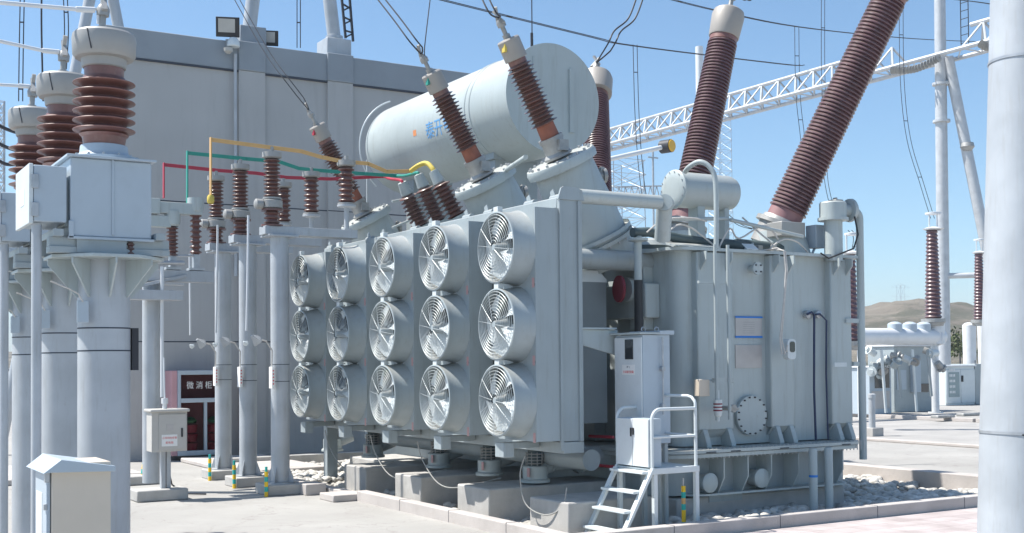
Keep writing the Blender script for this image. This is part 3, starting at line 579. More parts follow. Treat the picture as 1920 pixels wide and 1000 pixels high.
for k,fy in enumerate(FY):
    if k==0:
        R0=bpy.data.objects.new('radiator',None); COL.objects.link(R0); R0.parent=T; R0.location=V((XR,fy,1.09))-wloc(T)
        m=MB(); zb=[1.10,(FZ[0]+FZ[1])/2,(FZ[1]+FZ[2])/2,3.735]
        for i,fz in enumerate(FZ): plate_cell(m,fy-hw,fy+hw,zb[i],zb[i+1],fy,fz,.39,XR)
        m.box((XR,fy-hw,1.10),(7.499,fy-hw+.012,3.735)).box((XR,fy+hw-.012,1.10),(7.499,fy+hw,3.735)).box((XR,fy-hw+.012,3.723),(7.499,fy+hw-.012,3.735)).box((XR,fy-hw+.012,1.10),(7.499,fy+hw-.012,1.112))
        m.build('housing',paint2,R0,ang=30)
        m=MB()
        for i in range(22): y=fy-hw+.035+i*.0365; m.box((7.36,y,1.13),(7.76,y+.006,3.72))
        m.build('cooling_fins',fin,R0)
        each([MB().lathe((7.56,fy+dy,3.87),(0,1,0),[(-.1,.0),(-.1,.045),(.1,.045),(.1,0)],14) for dy in (-.28,.28)],'header_boss',paint2,R0)
        each([MB().prism([(7.53,fy+dy,3.87),(7.53,fy+dy+.1,3.87),(7.53,fy+dy+.12,3.95),(7.53,fy+dy+.06,3.98)],(.012,0,0)) for dy in (-.3,.22)],'lifting_lug',paint2,R0)
        m=MB(); m.box((6.99,fy+.0,.905),(7.13,fy+.2,1.075)).box((7.13,fy+.04,1.0),(7.5,fy+.16,1.075)); m.build('cross_beam',paint2,R0,bevel=.008)
        each([MB().box((XR-.003,fy-hw+.02,fz-.47),(XR-.001,fy-hw+.07,fz-.36)) for fz in FZ],'warning_label',pinkl,R0)
        radproto=R0
    else: dup(R0,(0,1.53*k,0))
# fans
def make_fan(fy,fz):
    Fn=bpy.data.objects.new('fan',None); COL.objects.link(Fn); Fn.parent=T; Fn.location=V((6.9,fy,fz))-wloc(T)
    c=V((6.9,fy,fz)); ax=V((1,0,0))
    MB().lathe(c,ax,[(-.005,.395),(0,.41),(.012,.412),(.03,.405),(.12,.407),(.2,.416),(.27,.436),(.27,.42),(.16,.392),(.03,.392),(0,.39),(-.005,.395)],56).build('drum',paint2,Fn)
    g=MB()
    for i in range(9): g.ring(c+ax*(-.01-.02*math.cos(i/9*1.4)),ax,.085+.036*i,.0029,44,4)
    for i in range(12):
        a=2*PI*i/12+.13; u=V((0,math.cos(a),math.sin(a))); g.tube([c+ax*-.035+u*.05,c+ax*-.028+u*.2,c+ax*-.008+u*.395],.0026,4)
    g.build('guard',steelw,Fn)
    g=MB(); rnd=random.Random(int(fy*10+fz*7)); a0=rnd.random()*2
    for i in range(5):
        a=a0+2*PI*i/5; vs=[]
        for q in range(7):
            r=.08+.285*q/6; w=.42+.42*(q/6)**.6; tw=.55-.33*q/6
            for e in (-1,0,1):
                an=a+e*w*.62+.12*q/6; vs.append(c+V((.085-e*tw*.11+(.018 if e==0 else 0),r*math.cos(an),r*math.sin(an))))
        o=len(vs); vs2=[v+V((.006,0,0)) for v in vs]
        fs=[]
        for q in range(6):
            for e in range(2):
                s0=q*3+e; fs+=[(s0,s0+1,s0+4,s0+3),(o+s0,o+s0+3,o+s0+4,o+s0+1)]
        g.add(vs+vs2,fs)
    g.build('blades',white,Fn,ang=60)
    MB().lathe(c,ax,[(-.03,0),(-.03,.035),(-.01,.045),(.06,.05),(.12,.07),(.12,.1),(.34,.1),(.34,0)],24).build('hub',paint2,Fn)
    MB().box((6.905,fy-.05,fz+.405),(6.97,fy+.05,fz+.465)).build('mounting_tab',white,Fn,bevel=.003)
    return Fn
for j in range(3):
    for v in range(5):
        make_fan(FY[v],FZ[j])
# oil pumps under the radiators
def make_pump(y):
    Q=bpy.data.objects.new('oil_pump',None); COL.objects.link(Q); Q.parent=T; Q.location=V((8.15,y,.45))-wloc(T); c=V((8.15,y,.47))
    MB().lathe(c,(0,0,1),[(0,.17),(0,.19),(.03,.19),(.04,.175),(.05,.165),(.05,.16),(.2,.16),(.21,.15),(.21,0)],30).build('pump_body',paint,Q)
    b=MB()
    for z in (.24,.28,.32,.36): b.ring(c+V((0,0,z)),(0,0,1),.115,.008,24,5)
    for i in range(10): a=2*PI*i/10; b.cyl(c+V((.115*math.cos(a),.115*math.sin(a),.21)),c+V((.115*math.cos(a),.115*math.sin(a),.38)),.006,n=5)
    b.build('bellows_rods',cast,Q); MB().cyl(c+V((0,0,.21)),c+V((0,0,.5)),.09,n=20).build('bellows',tubeg,Q)
    MB().box((7.985,y-.13,.55),(7.99,y-.07,.66)).build('pump_label',pinkl,Q)
    MB().cyl((8.15,y,.6),(8.5,y-.02,.72),.1,n=18).build('pump_outlet',paint2,Q)
make_pump(12.97)
for y in (14.13,15.6,17.9,19.6): 
    q=[o for o in bpy.data.objects if o.name=='oil_pump'][0]; dup(q,(0,y-12.97,0))
for y0,y1 in ((17.6,16.6),(15.9,14.9),(14.4,13.4),(12.9,12.3)):
    b=MB(); b.tube(smooth([(7.2,y0,.95),(7.25,y0-.05,.7),(7.3,(y0+y1)/2+.1,.42),(7.45,(y0+y1)/2-.2,.38),(7.9,y1,.5)] if y0!=12.9 else [(7.25,11.75,.92),(7.2,11.78,.7),(7.22,11.7,.38),(7.28,11.4,.28),(7.35,11.15,.38),(7.4,11.12,.6)],5),.008,8); b.build('drooping_cable',greycab,T)
# conservator ----------------------------------------------------
Cn=bpy.data.objects.new('conservator',None); COL.objects.link(Cn); Cn.parent=T; Cn.location=V((10,15.2,6))-wloc(T)
cc=A(1037,185,'X',10.0); CZ=cc.z; CY0=cc.y; CR=.83; CL=5.15
MB().lathe((10,CY0,CZ),(0,1,0),[(0,CR*.99),(.03,CR),(CL-.05,CR),(CL,CR*.97),(CL+.14,CR*.8),(CL+.2,CR*.5),(CL+.22,0)],96).build('vessel',paint,Cn,ang=25)
MB().lathe((10,CY0,CZ),(0,-1,0),[(-.02,CR),(-.02,CR+.015),(.012,CR+.015),(.012,CR-.01),(.015,0)],96).build('end_cover',paint,Cn,ang=25)
b=MB(); 
for d in (1.15,1.3): b.ring((10,CY0+d,CZ),(0,1,0),CR,.012,96,5)
pass
b.build('weld_band',paint,Cn)
MB().box((10.28,CY0-.045,CZ-.5),(10.36,CY0-.012,CZ+.48)).box((9.63,CY0-.03,CZ+.42),(9.655,CY0-.012,CZ+.6)).build('cover_bar',paint,Cn)
# bracket rail round the far end
pts=[(10-(CR+.12)*math.cos(R_(q)),CY0+CL-.05,CZ+(CR+.12)*math.sin(R_(q))) for q in range(-50,75,6)]
MB().tube(pts,.014,8).build('end_rail',white,Cn)
pc=A(688,330,'Y',CY0+CL); MB().cyl((pc.x,pc.y,4.0),(pc.x,pc.y,pc.z+.3),.012,n=8).build('drain_tube',white,Cn)
def cylmap(yc,zc):
    th0=math.asin((zc-CZ)/CR)
    return lambda x,y,z:(10-(CR+.003+z)*math.cos(th0+y/CR),yc-x,CZ+(CR+.003+z)*math.sin(th0+y/CR))
tc=A(824,241,'X',9.2)
text('泰开电',.31,blue_t,Cn,'lettering',cylmap(tc.y,tc.z))
tc=A(780,250,'X',9.2); fm=cylmap(tc.y,tc.z); MB().add([fm(-.06,-.05,0),fm(.06,-.05,0),fm(.06,.05,0),fm(-.06,.05,0)],[(0,1,2,3)]).build('orange_sticker',orange,Cn)
each([MB().box((9.6,16.4,3.44),(10.4,16.7,CZ-.62)),MB().box((9.6,19.3,3.44),(10.4,19.6,CZ-.62))],'support_column',paint2,Cn,bevel=.01)
MB().box((9.55,16.35,CZ-.8),(10.45,16.75,CZ-.5)).build('saddle',paint2,Cn)
# ---- bushings --------------------------------------------------
def fitting(p,d,parent,s=1,yoke=True):
    p=V(p); d=V(d).normalized(); b=MB(); b.lathe(p,d,[(0,.05*s),(.06*s,.05*s),(.06*s,.03*s),(.16*s,.03*s),(.16*s,.055*s),(.22*s,.06*s),(.26*s,.04*s),(.26*s,0)],12)
    x,y,_=frame(d); b.bar(p+d*.2*s+x*.07*s,p+d*.38*s-x*.05*s,.05*s,.03*s).bar(p+d*.24*s-x*.05*s,p+d*.42*s+x*.03*s,.04*s,.03*s)
    b.build('terminal_clamp',cast,parent)
def mv(basepx,toppx,Y,lab,small=1):
    a=A(*basepx,'Y',Y); t=A(*toppx,'Y',Y); d=(t-a).normalized(); L=(t-a).length
    B=bpy.data.objects.new('bushing',None); COL.objects.link(B); B.parent=T; B.location=a-wloc(T); B['label']=lab
    # turret
    q=V((d.x,0,d.z)); k=small
    low=a-d*1.75*k
    MB().lathe(low,d,[(0,.48*k),(.35*k,.455*k),(1.45*k,.40*k)],40).build('turret',paint,B)
    MB().lathe(low,d,[(.28*k,.52*k),(.33*k,.525*k),(.33*k,.48*k),(.37*k,.48*k),(.37*k,.525*k),(.42*k,.52*k)],40).lathe(low,d,[(1.40*k,.475*k),(1.47*k,.485*k),(1.52*k,.465*k),(1.53*k,0)],40).build('turret_flange',paint,B)
    b=MB(); x,y,_=frame(d)
    for i in range(18):
        an=2*PI*i/18; c_=low+d*(1.50*k)+(x*math.cos(an)+y*math.sin(an))*.42*k; b.lathe(c_,d,[(0,.018),(.05,.018),(.05,0)],6)
    for i in range(22):
        an=2*PI*i/22; c_=low+d*(.25*k)+(x*math.cos(an)+y*math.sin(an))*.50*k; b.lathe(c_,d,[(0,.014),(.03,.014)],6)
    b.build('flange_bolts',steel,B)
    MB().lathe(low+d*1.3*k+V((.40*k,-.05,0)),V((1,-.2,.1)),[(0,.07),(.12,.07),(.12,.1),(.17,.1),(.17,0)],18).bar(low+d*1.3*k+V((.45*k,-.1,-.1)),low+d*1.3*k+V((.5*k,-.1,.12)),.05).build('turret_valve',cast,B)
    MB().lathe(a,d,[(-.2*k,.17),(-.2*k,.19),(-.17*k,.19),(-.13*k,.15),(.02,.15),(.02,.165),(.08,.165),(.08,0)],26).box(a+V((-.02,-.2,-.12)),a+V((.12,-.14,.02))).build('bushing_flange',cast,B)
    MB().cyl(a+d*.07,a+d*.26,.125,.12,n=26).build('cement_collar',cement,B)
    n=int((L-.26)/.052/1); MB().lathe(a,d,sheds(.25,L,n,.115,.185,rs2=.165),36).build('porcelain',porc,B)
    MB().cyl(a+d*L,a+d*(L+.07),.12,n=26).build('upper_collar',porcl,B)
    MB().lathe(a,d,[(L+.06,.14),(L+.07,.15),(L+.32,.15),(L+.34,.135),(L+.35,0)],28).build('bushing_cap',capm,B)
    fitting(a+d*(L+.34),d,B,1.0)
    return a,d,L,B
MVT=[mv((1036,268),(972,120),13.05,'nearest front bushing with yellow-marked cap, in front of the conservator end'),
     mv((893,308),(828,178),15.1,'middle front bushing leaning across the blue lettering of the conservator'),
     mv((672,384),(611,268),19.7,'farthest front bushing, small, in front of the pale wall')]
for (a,d,L,B),c in zip(MVT,(yelb,grn,red)):
    x,y,_=frame(d); p=a+d*(L+.2)-x*.0+V((-.14,-.05,-.02)); MB().box(p-V((.02,.035,.05)),p+V((.012,.035,.05))).build('phase_mark',c,B)
def hv(a,t,lab,r0=.275,r1=.235,pitch=.058,cf=1):
    a=V(a);t=V(t); d=(t-a).normalized(); L=(t-a).length
    B=bpy.data.objects.new('bushing',None); COL.objects.link(B); B.parent=T; B.location=a-wloc(T); B['label']=lab
    n=int(L/pitch); pf=sheds(.2,L,n,1,1.22); 
    prof=[(q,(r0+(r1-r0)*q/L)*(1.0 if r>1.1 else .86 if r<1.02 else .93)) for q,r in pf]
    MB().lathe(a,d,prof,44).build('porcelain',porc2,B)
    MB().cyl(a+d*.05,a+d*.22,r0*.9,r0*.88,n=36).build('cement_collar',hvc,B)
    MB().lathe(a-d*.35,d,[(0,.3),(.3,.3),(.3,.36),(.36,.36),(.36,.3),(.42,.28),(.42,0)],36).build('bushing_flange',cast,B)
    MB().cyl(a+d*L,a+d*(L+.1),r1*.95,n=36).build('upper_collar',porcl,B)
    MB().lathe(a,d,[(L+.08,r1*.9),(L+.08,r1*1.0),(L+.10,r1*1.04*cf),(L+.45,r1*1.12*cf),(L+.53,r1*1.04*cf),(L+.57,r1*.8*cf),(L+.58,0)],44).build('bushing_cap',capm,B)
    fitting(a+d*(L+.56),d,B,1.25)
    MB().cyl((a.x,a.y,3.4),a-d*.1,.42,.34,n=36).build('turret',paint,B)
    return a,d,L,B
hvA=hv((11.98,12.5,3.9),(13.08,11.47,6.98),'nearest rear bushing, the longest and most steeply leaning, its cap cut by the top of the photo')
b0=A(1355,80,'Y',14.65); hvB=hv((12.0,14.65,4.1),b0,'middle rear bushing standing behind the small oil tank')
b0=A(1118,185,'Y',18.3); hvC=hv((12.0,17.0,4.2),b0,'farthest rear bushing half hidden behind the conservator end',cf=1.2)
c=A(1463,432,'Y',12.3); MB().box((c.x-.16,12.1,c.z-.1),(c.x+.28,12.4,c.z+.1)).build('terminal_housing',headp,T,bevel=.01)
# three small bushings of the tertiary winding
SB=[]
for i,(b0,t0,cc_,lab) in enumerate((((784,412),(764,366),red,'left small bushing of three, with the red lead'),((818,404),(795,352),grn,'middle small bushing of three, with the green lead'),((852,396),(825,345),yelb,'right small bushing of three, with the yellow lead'))):
    a=A(*b0,'X',8.75); t=A(*t0,'X',8.55); d=(t-a).normalized(); L=(t-a).length
    B=bpy.data.objects.new('small_bushing',None); COL.objects.link(B); B.parent=T; B.location=a-wloc(T); B['label']=lab
    MB().lathe(a,d,sheds(-.1,L,8,.09,.155),28).build('porcelain',porc,B); MB().lathe(a,d,[(L,.08),(L+.02,.1),(L+.22,.075),(L+.24,.0)],22).build('bushing_cap',paint,B)
    MB().cyl(a-d*.7,a-d*.1,.16,n=24).build('turret',paint,B)
    SB.append(a+d*(L+.2))
# pipe links between turrets
a=MVT[0][0];b_=MVT[1][0]; MB().cyl(a+V((-.1,.5,-.12)),b_+V((.3,-.3,-.12)),.035,n=12).build('turret_link_pipe',paint,T)
p=A(735,378,'Y',18.5); q=A(770,372,'Y',18.5); MB().tube([p,q,q+V((.1,0,-.1)),q+V((.05,0,-.35)),p+V((0,0,-.45))],.02,8).build('turret_link_pipe',paint,T)
# control cabinet on the transformer
CB_=thing('control_cabinet','tall grey control cabinet with a small window, between the radiators and the tank','cabinet',(8.75,11.5,.9))
CB_.parent=None
MB().box((8.76,11.5,1.0),(9.17,12.05,2.31)).build('cabinet_body',cabg,CB_,bevel=.006)
MB().box((8.74,11.505,1.02),(8.757,12.045,2.28)).build('door',doorw,CB_,bevel=.004)
MB().box((8.70,11.47,2.315),(9.0,12.09,2.34)).build('rain_hood',paint,CB_,bevel=.004)
MB().box((9.0,11.47,2.312),(9.22,12.09,2.36)).build('roof',cabg,CB_,bevel=.004)
a=A(1172,637,'X',8.735);b_=A(1187,674,'X',8.735); MB().box((8.728,b_.y,b_.z),(8.739,a.y,a.z)).build('window',glass,CB_,bevel=.002)
a=A(1166,684,'X',8.735);b_=A(1190,703,'X',8.735); MB().box((8.736,b_.y,b_.z),(8.7395,a.y,a.z)).build('label_plate',label_w,CB_)
m_=(a+b_)/2; text('№ 2',.035,blk_t,CB_,'lettering',lambda x,y,z:(8.7355-z,m_.y-x,m_.z+.03+y),.0006); text('冷却器控制箱',.036,red_t,CB_,'lettering',lambda x,y,z:(8.7355-z,m_.y-x,m_.z-.03+y),.0006)
for px in (1181,1226):
    c=A(px,617,'Y',11.6); MB().ring((8.85 if px<1200 else 9.05,11.6,2.375),(0,1,0),.03,.008,16,5).build('lifting_eye',steel,CB_)
b=MB().cyl((9.03,11.46,1.35),(9.03,11.46,2.28),.012,n=8).cyl((9.03,11.5,1.9),(9.03,11.44,1.9),.03,n=10).cyl((9.03,11.5,1.45),(9.03,11.44,1.45),.03,n=10); b.build('lock_rod',steel,CB_)
each([MB().box((xx,yy,-.3),(xx+.05,yy+.05,.999)) for xx in (8.78,9.1) for yy in (11.53,11.97)],'support_leg',paint2,CB_)
# concrete plinths under the pumps
P0=None
labs=['concrete plinth nearest the ladder, with a curved fan shadow on its end','concrete plinth second from the ladder, with rounded shade','concrete plinth third from the ladder, half in shade','sunlit concrete plinth farthest from the ladder, beside the pit corner']
for i,y in enumerate((11.65,13.5,15.45,17.36)):
    o=MB().box((7.77,y,-.32),(9.0 if i==0 else 9.9,y+.85,.355)).build('concrete_plinth',conc,bevel=.02,org=(7.77,y,0)); tag(o,labs[i],'plinth','concrete plinths under the radiators')
tag(MB().box((8.9,18.2,-.32),(10.8,20.6,.28)).build('concrete_plinth',conc,bevel=.02,org=(9.0,18.2,0)),'low concrete base behind the radiators at the far pit end','plinth')
tag(MB().box((10.05,12.5,-.32),(13.15,21.2,.17)).build('concrete_plinth',conc,bevel=.02,org=(10,12.5,0)),'dark shaded concrete base under the tank','plinth')

# the transformer stands a little farther back and is a little bigger than the first survey: 6 percent
KS=1.06; T.scale=(KS,KS,KS); T.location=(9.9*KS,14*KS,2-2*KS)
def TS(p): return V(p)*KS+V((0,0,2-2*KS))
MVT=[(TS(a),d,L*KS,B) for a,d,L,B in MVT]; hvA,hvB,hvC=[(TS(a),d,L*KS,B) for a,d,L,B in (hvA,hvB,hvC)]; SB=[TS(p) for p in SB]
# ================================================================ CURRENT TRANSFORMERS (left foreground)
def make_ct(x,y,label,first):
    t=thing('current_transformer',label,'current transformer',(x,y,0),'current transformers in the left foreground')
    MB().lathe((x,y,0),(0,0,1),[(0,.225),(2.94,.225)],48).build('column',galv,t)
    b=MB()
    for z in (2.32,2.12): b.lathe((x,y,z),(0,0,1),[(0,.2265),(.012,.2265)],48)
    b.build('strap_line',seam,t)
    # gussets + octagonal plate
    pl=MB(); P=[(x+.52*math.cos(PI/8+i*PI/4),y+.52*math.sin(PI/8+i*PI/4),2.93) for i in range(8)]; pl.prism(P,(0,0,.03)); pl.build('top_plate',paint,t,bevel=.004)
    gm=MB()
    for i in range(8):
        a=PI/8*0+i*PI/4; u=V((math.cos(a),math.sin(a),0)); w=V((-u.y,u.x,0))*.008; c=V((x,y,0))
        Q=[c+u*.22+V((0,0,2.60)),c+u*.24+V((0,0,2.60)),c+u*.48+V((0,0,2.88)),c+u*.48+V((0,0,2.929)),c+u*.22+V((0,0,2.929))]
        gm.prism([q-w for q in Q],w*2)
    gm.build('gusset',paint,t)
    MB().box((x-.52,y-.32,2.965),(x+.5,y-.16,3.02)).box((x-.52,y-.30,3.02),(x+.5,y-.18,3.1)).box((x-.52,y+.16,2.965),(x+.5,y+.32,3.1)).box((x-.3,y-.33,2.97),(x+.12,y-.325,3.1)).box((x-.5,y-.4,3.1),(x-.42,y+.3,3.16)).box((x+.36,y-.4,3.1),(x+.44,y+.3,3.16)).build('base_channel',paint2,t,bevel=.004)
    MB().lathe((x+.16,y-.3,2.96),(0,0,1),sheds(0,.12,3,.022,.036),14).build('small_insulator',porc,t)
    MB().box((x-.355,y-.34,3.11),(x+.335,y+.34,3.79)).build('tank_box',cabg,t,bevel=.012)
    MB().box((x-.39,y-.38,3.791),(x+.37,y+.38,3.812)).box((x-.01,y-.352,3.13),(x+.008,y-.34,3.79)).box((x-.37,y-.36,3.09),(x-.33,y-.335,3.24)).box((x-.375,y-.36,3.085),(x+.355,y+.36,3.108)).build('box_rim',cabg,t,bevel=.003)
    b=MB()
    for i in range(14): a=2*PI*i/14; b.cyl((x+.29*math.cos(a),y+.29*math.sin(a),3.84),(x+.29*math.cos(a),y+.29*math.sin(a),3.865),.012,n=6)
    b.build('flange_bolts',steel,t)
    MB().lathe((x,y,3.812),(0,0,1),[(0,.33),(.03,.33),(.03,.27),(.06,.225),(.09,.21),(.14,.205),(.15,.20),(.15,0)],40).build('insulator_flange',cabg,t)
    sh=[]
    for q in range(6):
        a=.10+.085*q; sh+=[(a,.185),(a+.02,.215),(a+.034,.262),(a+.040,.267),(a+.047,.262),(a+.075,.19)]
    MB().lathe((x,y,3.960),(0,0,1),[(0,.175),(.07,.185)]+sh+[(.62,.18)],56).build('porcelain',porcd,t)
    MB().lathe((x,y,4.575),(0,0,1),[(0,.17),(.15,.175),(.15,0)],48).build('upper_collar',porcl,t)
    b=MB()
    for q in range(6): b.ring((x,y,3.960+.10+.085*q+.041),(0,0,1),.265,.0055,56,6)
    b.build('shed_rims',porcl,t)
    MB().lathe((x,y,3.962),(0,0,1),[(0,.178),(.075,.19),(.10,.215)],48).build('lower_collar',porcl,t)
    MB().lathe((x,y,4.720),(0,0,1),[(-.06,.178),(-.05,.19),(.02,.20),(.03,.25),(.06,.272),(.20,.278),(.24,.272),(.262,.25),(.27,0)],48).build('head',headp,t)
    MB().bar((x-.16,y-.226,4.780),(x-.19,y-.205,4.960),.008).build('head_strap',cable,t)
    fitting((x-.02,y,4.980),(0.05,0,1),t,1.0)
    # side cabinet and its conduit
    MB().box((x-.652,y-.34,3.22),(x-.385,y+.34,3.70)).build('side_cabinet',cabg,t,bevel=.008)
    MB().box((x-.69,y-.345,3.2),(x-.656,y+.345,3.71)).build('side_door',white,t,bevel=.006)
    MB().box((x-.385,y-.25,3.2),(x-.356,y+.1,3.6)).build('side_bracket',paint,t)
    MB().box((x-.67,y-.36,3.5),(x-.615,y-.345,3.62)).box((x-.67,y-.36,3.26),(x-.615,y-.345,3.38)).build('hinge',steel,t,bevel=.003)
    MB().box((x-.693,y-.1,3.38),(x-.691,y+.08,3.52)).build('door_label',label_w,t)
    MB().cyl((x-.615,y-.26,0),(x-.615,y-.26,3.2),.042,n=18).build('conduit_pipe',galv,t)
    MB().box((x-.27,y-.23,2.37),(x-.18,y-.17,2.56)).build('junction_box',cabg,t,bevel=.004)
    b=MB().tube([(x-.5,y-.26,2.72),(x-.35,y-.26,2.66),(x-.27,y-.24,2.62),(x-.23,y-.24,2.55)],.007); b.build('earth_lead',rope,t)
    if first: MB().box((x+.232,y-.06,1.95),(x+.29,y+.0,2.33)).build('dark_plate',cable,t)
    return t
CTY=[(2.43,11.1),(2.44,12.95),(2.45,14.85)]
for i,((x,y),l) in enumerate(zip(CTY,('nearest of the three red-brown ribbed instrument transformers on grey columns, the largest one','middle red-brown instrument transformer, between the nearest one and the farthest one','farthest and smallest red-brown instrument transformer at the left edge'))):
    make_ct(x,y,l,i==0)
for (x,y),pts,l in zip(CTY,([(355/2,38/2),(285/2,35/2),(0,5)],[(222/2,196/2),(160/2,190/2),(0,155/2)],[(110/2,325/2),(70/2,322/2),(0,318/2)]),('silver tubular conductor running left from the nearest instrument transformer head','silver tubular conductor running left from the middle instrument transformer head','silver tubular conductor running left from the farthest instrument transformer head')):
    P=[A(px,py,'Y',y) for px,py in pts]; P.append(P[-1]+(P[-1]-P[-2])*.6); z=P[0]
    b=MB().tube(P,.019,10).tube([P[0]+V((.0,0,.01)),P[0]+V((.03,0,0)),P[0]+V((.03,0,-.12))],.014,8).cyl(P[0],P[0].lerp(P[1],1.0),.026,n=10)
    tag(b.build('tube_conductor',whitegalv,org=tuple(P[0])),l,'conductor','conductors of the instrument transformers')
# gable-topped cabinet in front
cx,cy=1.66,8.5
t=thing('gabled_cabinet','beige outdoor cabinet with a pale gabled roof, in front of the nearest instrument transformer','cabinet',(cx,cy,0))
a=A(97,900,'Y',cy-.22); b_=A(208,900,'Y',cy-.22); x0,x1=a.x,b_.x; zt=A(150,868,'Y',cy-.22).z
yb=cy+.22
MB().box((x0,cy-.22,-.0),(x1,yb,zt)).build('body',beige,t,bevel=.005)
MB().box((x0-.03,cy-.20,.05),(x0-.004,yb-.02,zt-.03)).build('door',cabg,t,bevel=.005)
MB().box((x0-.033,cy-.05,.25),(x0-.031,yb-.07,zt-.2)).build('door_label',label_w,t)
MB().box((x0-.04,cy-.205,zt-.12),(x0-.01,cy-.18,zt-.05)).box((x0-.045,cy-.2,zt-.3),(x0-.02,cy-.17,zt-.26)).build('hinge',steel,t,bevel=.003)
xa,xb=x0-.1,x1+.04; ym=cy
y0=cy-.27; pts=[A(81,889,'Y',y0),A(115,862,'Y',y0),A(217,874,'Y',y0),A(217,884,'Y',y0),A(97,887,'Y',y0)]; MB().prism([tuple(p) for p in pts],(0,A(80,850,'X',pts[1].x).y-y0,0)).build('gable_roof',cabg,t,bevel=.004)
# ================================================================ 35 kV-style bus supports
def post(t,x,y,z0,z1,n,rc,rs,name='post_insulator'):
    MB().lathe((x,y,z0),(0,0,1),[(0,rs*1.1),(.03,rs*1.1),(.035,rc)],20).lathe((x,y,z1-.1),(0,0,1),[(0,rs*.8),(.02,rs*1.15),(.1,rs*1.15),(.1,0)],20).build('insulator_cap',headp,t)
    MB().lathe((x,y,z0),(0,0,1),sheds(.03,z1-z0-.1,n,rc,rs),28).build(name,porcl if 0 else porc,t)
CY3=[20.7,19.2,17.75]; CX3s=[6.56,6.50,6.52]
bt=[5.33,5.31,5.29]
tip=['far','middle','near']
for i,y in enumerate(CY3):
    lab=['leftmost tall grey round column carrying brown insulators and the red busbar','middle tall grey round column of three, carrying the green busbar','rightmost tall grey round column beside the radiators, carrying the yellow busbar'][i]
    x=CX3s[i]; t=thing('bus_column',lab,'column',(x,y,0),'grey columns carrying the coloured busbars')
    MB().box((x-.3,y-.3,0),(x+.3,y+.3,.16)).build('plinth',conc,t,bevel=.015)
    zc=3.98
    MB().lathe((x,y,.15),(0,0,1),[(0,.22),(.03,.22),(.03,.142),(zc-.17,.142),(zc-.15,.142)],40).build('column',galv,t)
    b=MB()
    for a in range(4):
        an=PI/4+a*PI/2; u=V((math.cos(an),math.sin(an),0)); c=V((x,y,.18)); w=V((-u.y,u.x,0))*.006; Q=[c+u*.14,c+u*.22,c+u*.22+V((0,0,.05)),c+u*.14+V((0,0,.25))]; b.prism([q-w for q in Q],w*2)
    b.build('base_gusset',galv,t)
    b=MB()
    for z in (1.98,1.72): b.lathe((x,y,z),(0,0,1),[(0,.1435),(.01,.1435)],40)
    b.build('strap_line',seam,t)
    MB().box((x-.28,y-.14,zc),(x+1.25,y+.14,zc+.13)).box((x-.24,y-.2,zc-.03),(x+.24,y+.2,zc-.001)).build('crossbeam',galv,t,bevel=.006)
    MB().box((x-.2,y-.2,1.62),(x-.155,y-.06,1.95)).build('meter_plate',label_w,t,bevel=.004)
    b=MB()
    for q in range(5): b.box((x-.19,y-.203,1.68+q*.05),(x-.17,y-.2005,1.70+q*.05))
    b.build('meter_marks',red_t,t)
    MB().tube([(x-.17,y-.1,1.95),(x-.17,y-.12,2.2),(x-.26,y-.12,2.34),(x-.42,y-.14,2.38)],.012).build('meter_lead',rope,t)
    MB().lathe((x-.40,y-.14,2.33),(-.55,-.2,.45),[(0,.0),(0,.09),(.03,.09),(.16,.02),(.16,0)],4).build('sensor_hood',galv,t)
    MB().lathe((x-.58,y-.14,2.30),(-.4,-.2,.25),[(0,.0),(0,.045),(.02,.045),(.07,.01),(.07,0)],5).build('sensor_hood',white,t)
    # arrester stack on the column + second post on the beam end
    MB().lathe((x-.12,y,zc+.13),(0,0,1),[(0,.17),(.03,.17)]+sheds(.03,.24,3,.085,.125)+[(.24,.17),(.27,.17)],26).build('lower_insulator',porc,t)
    MB().lathe((x-.12,y,zc+.40),(0,0,1),[(0,.13),(.02,.16),(.13,.16),(.15,.12)],26).lathe((x-.28,y,zc+.47),(-1,0,0),[(0,.08),(.1,.08),(.12,.05),(.12,0)],16).build('middle_ring',headp,t)
    post(t,x-.12,y,zc+.55,bt[i]-.03,10,.085,.13)
    MB().cyl((x-.12,y,bt[i]-.04),(x-.12,y,bt[i]+.06),.03,n=10).build('terminal_clamp',cast,t)
    x2=x+1.12; MB().lathe((x2,y,zc+.13),(0,0,1),[(0,.04),(.36,.04),(.38,.15),(.41,.15),(.41,0)],20).box((x2-.06,y-.06,zc+.13),(x2+.06,y+.06,zc+.16)).build('insulator_stand',galv,t)
    post(t,x2,y,zc+.54,bt[i]-.06,7,.085,.13); MB().cyl((x2,y,bt[i]-.08),(x2,y,bt[i]+.02),.03,n=10).build('terminal_clamp',cast,t)
    # thin white rod beside
    r=tag(MB().tube([(x-.62,y-.14,2.5),(x-.63,y-.14,3.9)] if i==0 else [(x-.62+.04,y-.14,2.5),(x-.60+.04,y-.14,3.3),(x-.54,y-.12,4.25)],.018,8).build('thin_rod',whitegalv,org=(x-.62,y-.14,2.5)),['thin white rod hanging by the leftmost busbar column','thin white rod hanging by the middle busbar column','thin white rod hanging by the rightmost busbar column'][i],'rod','thin white rods beside the busbar columns')
    # striped marker pegs
    px=x-.34; t2=thing('striped_peg',['yellow and teal peg at the foot of the leftmost busbar column','yellow and teal peg at the foot of the middle busbar column','yellow and teal peg at the foot of the rightmost busbar column'][i],'marker peg',(px,y-.32,0),'striped pegs at the column feet')
    for q in range(6): MB().cyl((px,y-.32,q*.075),(px,y-.32,q*.075+.0745),.028 if q<5 else .02,n=10).build('band',(yband,teal)[q%2],t2)
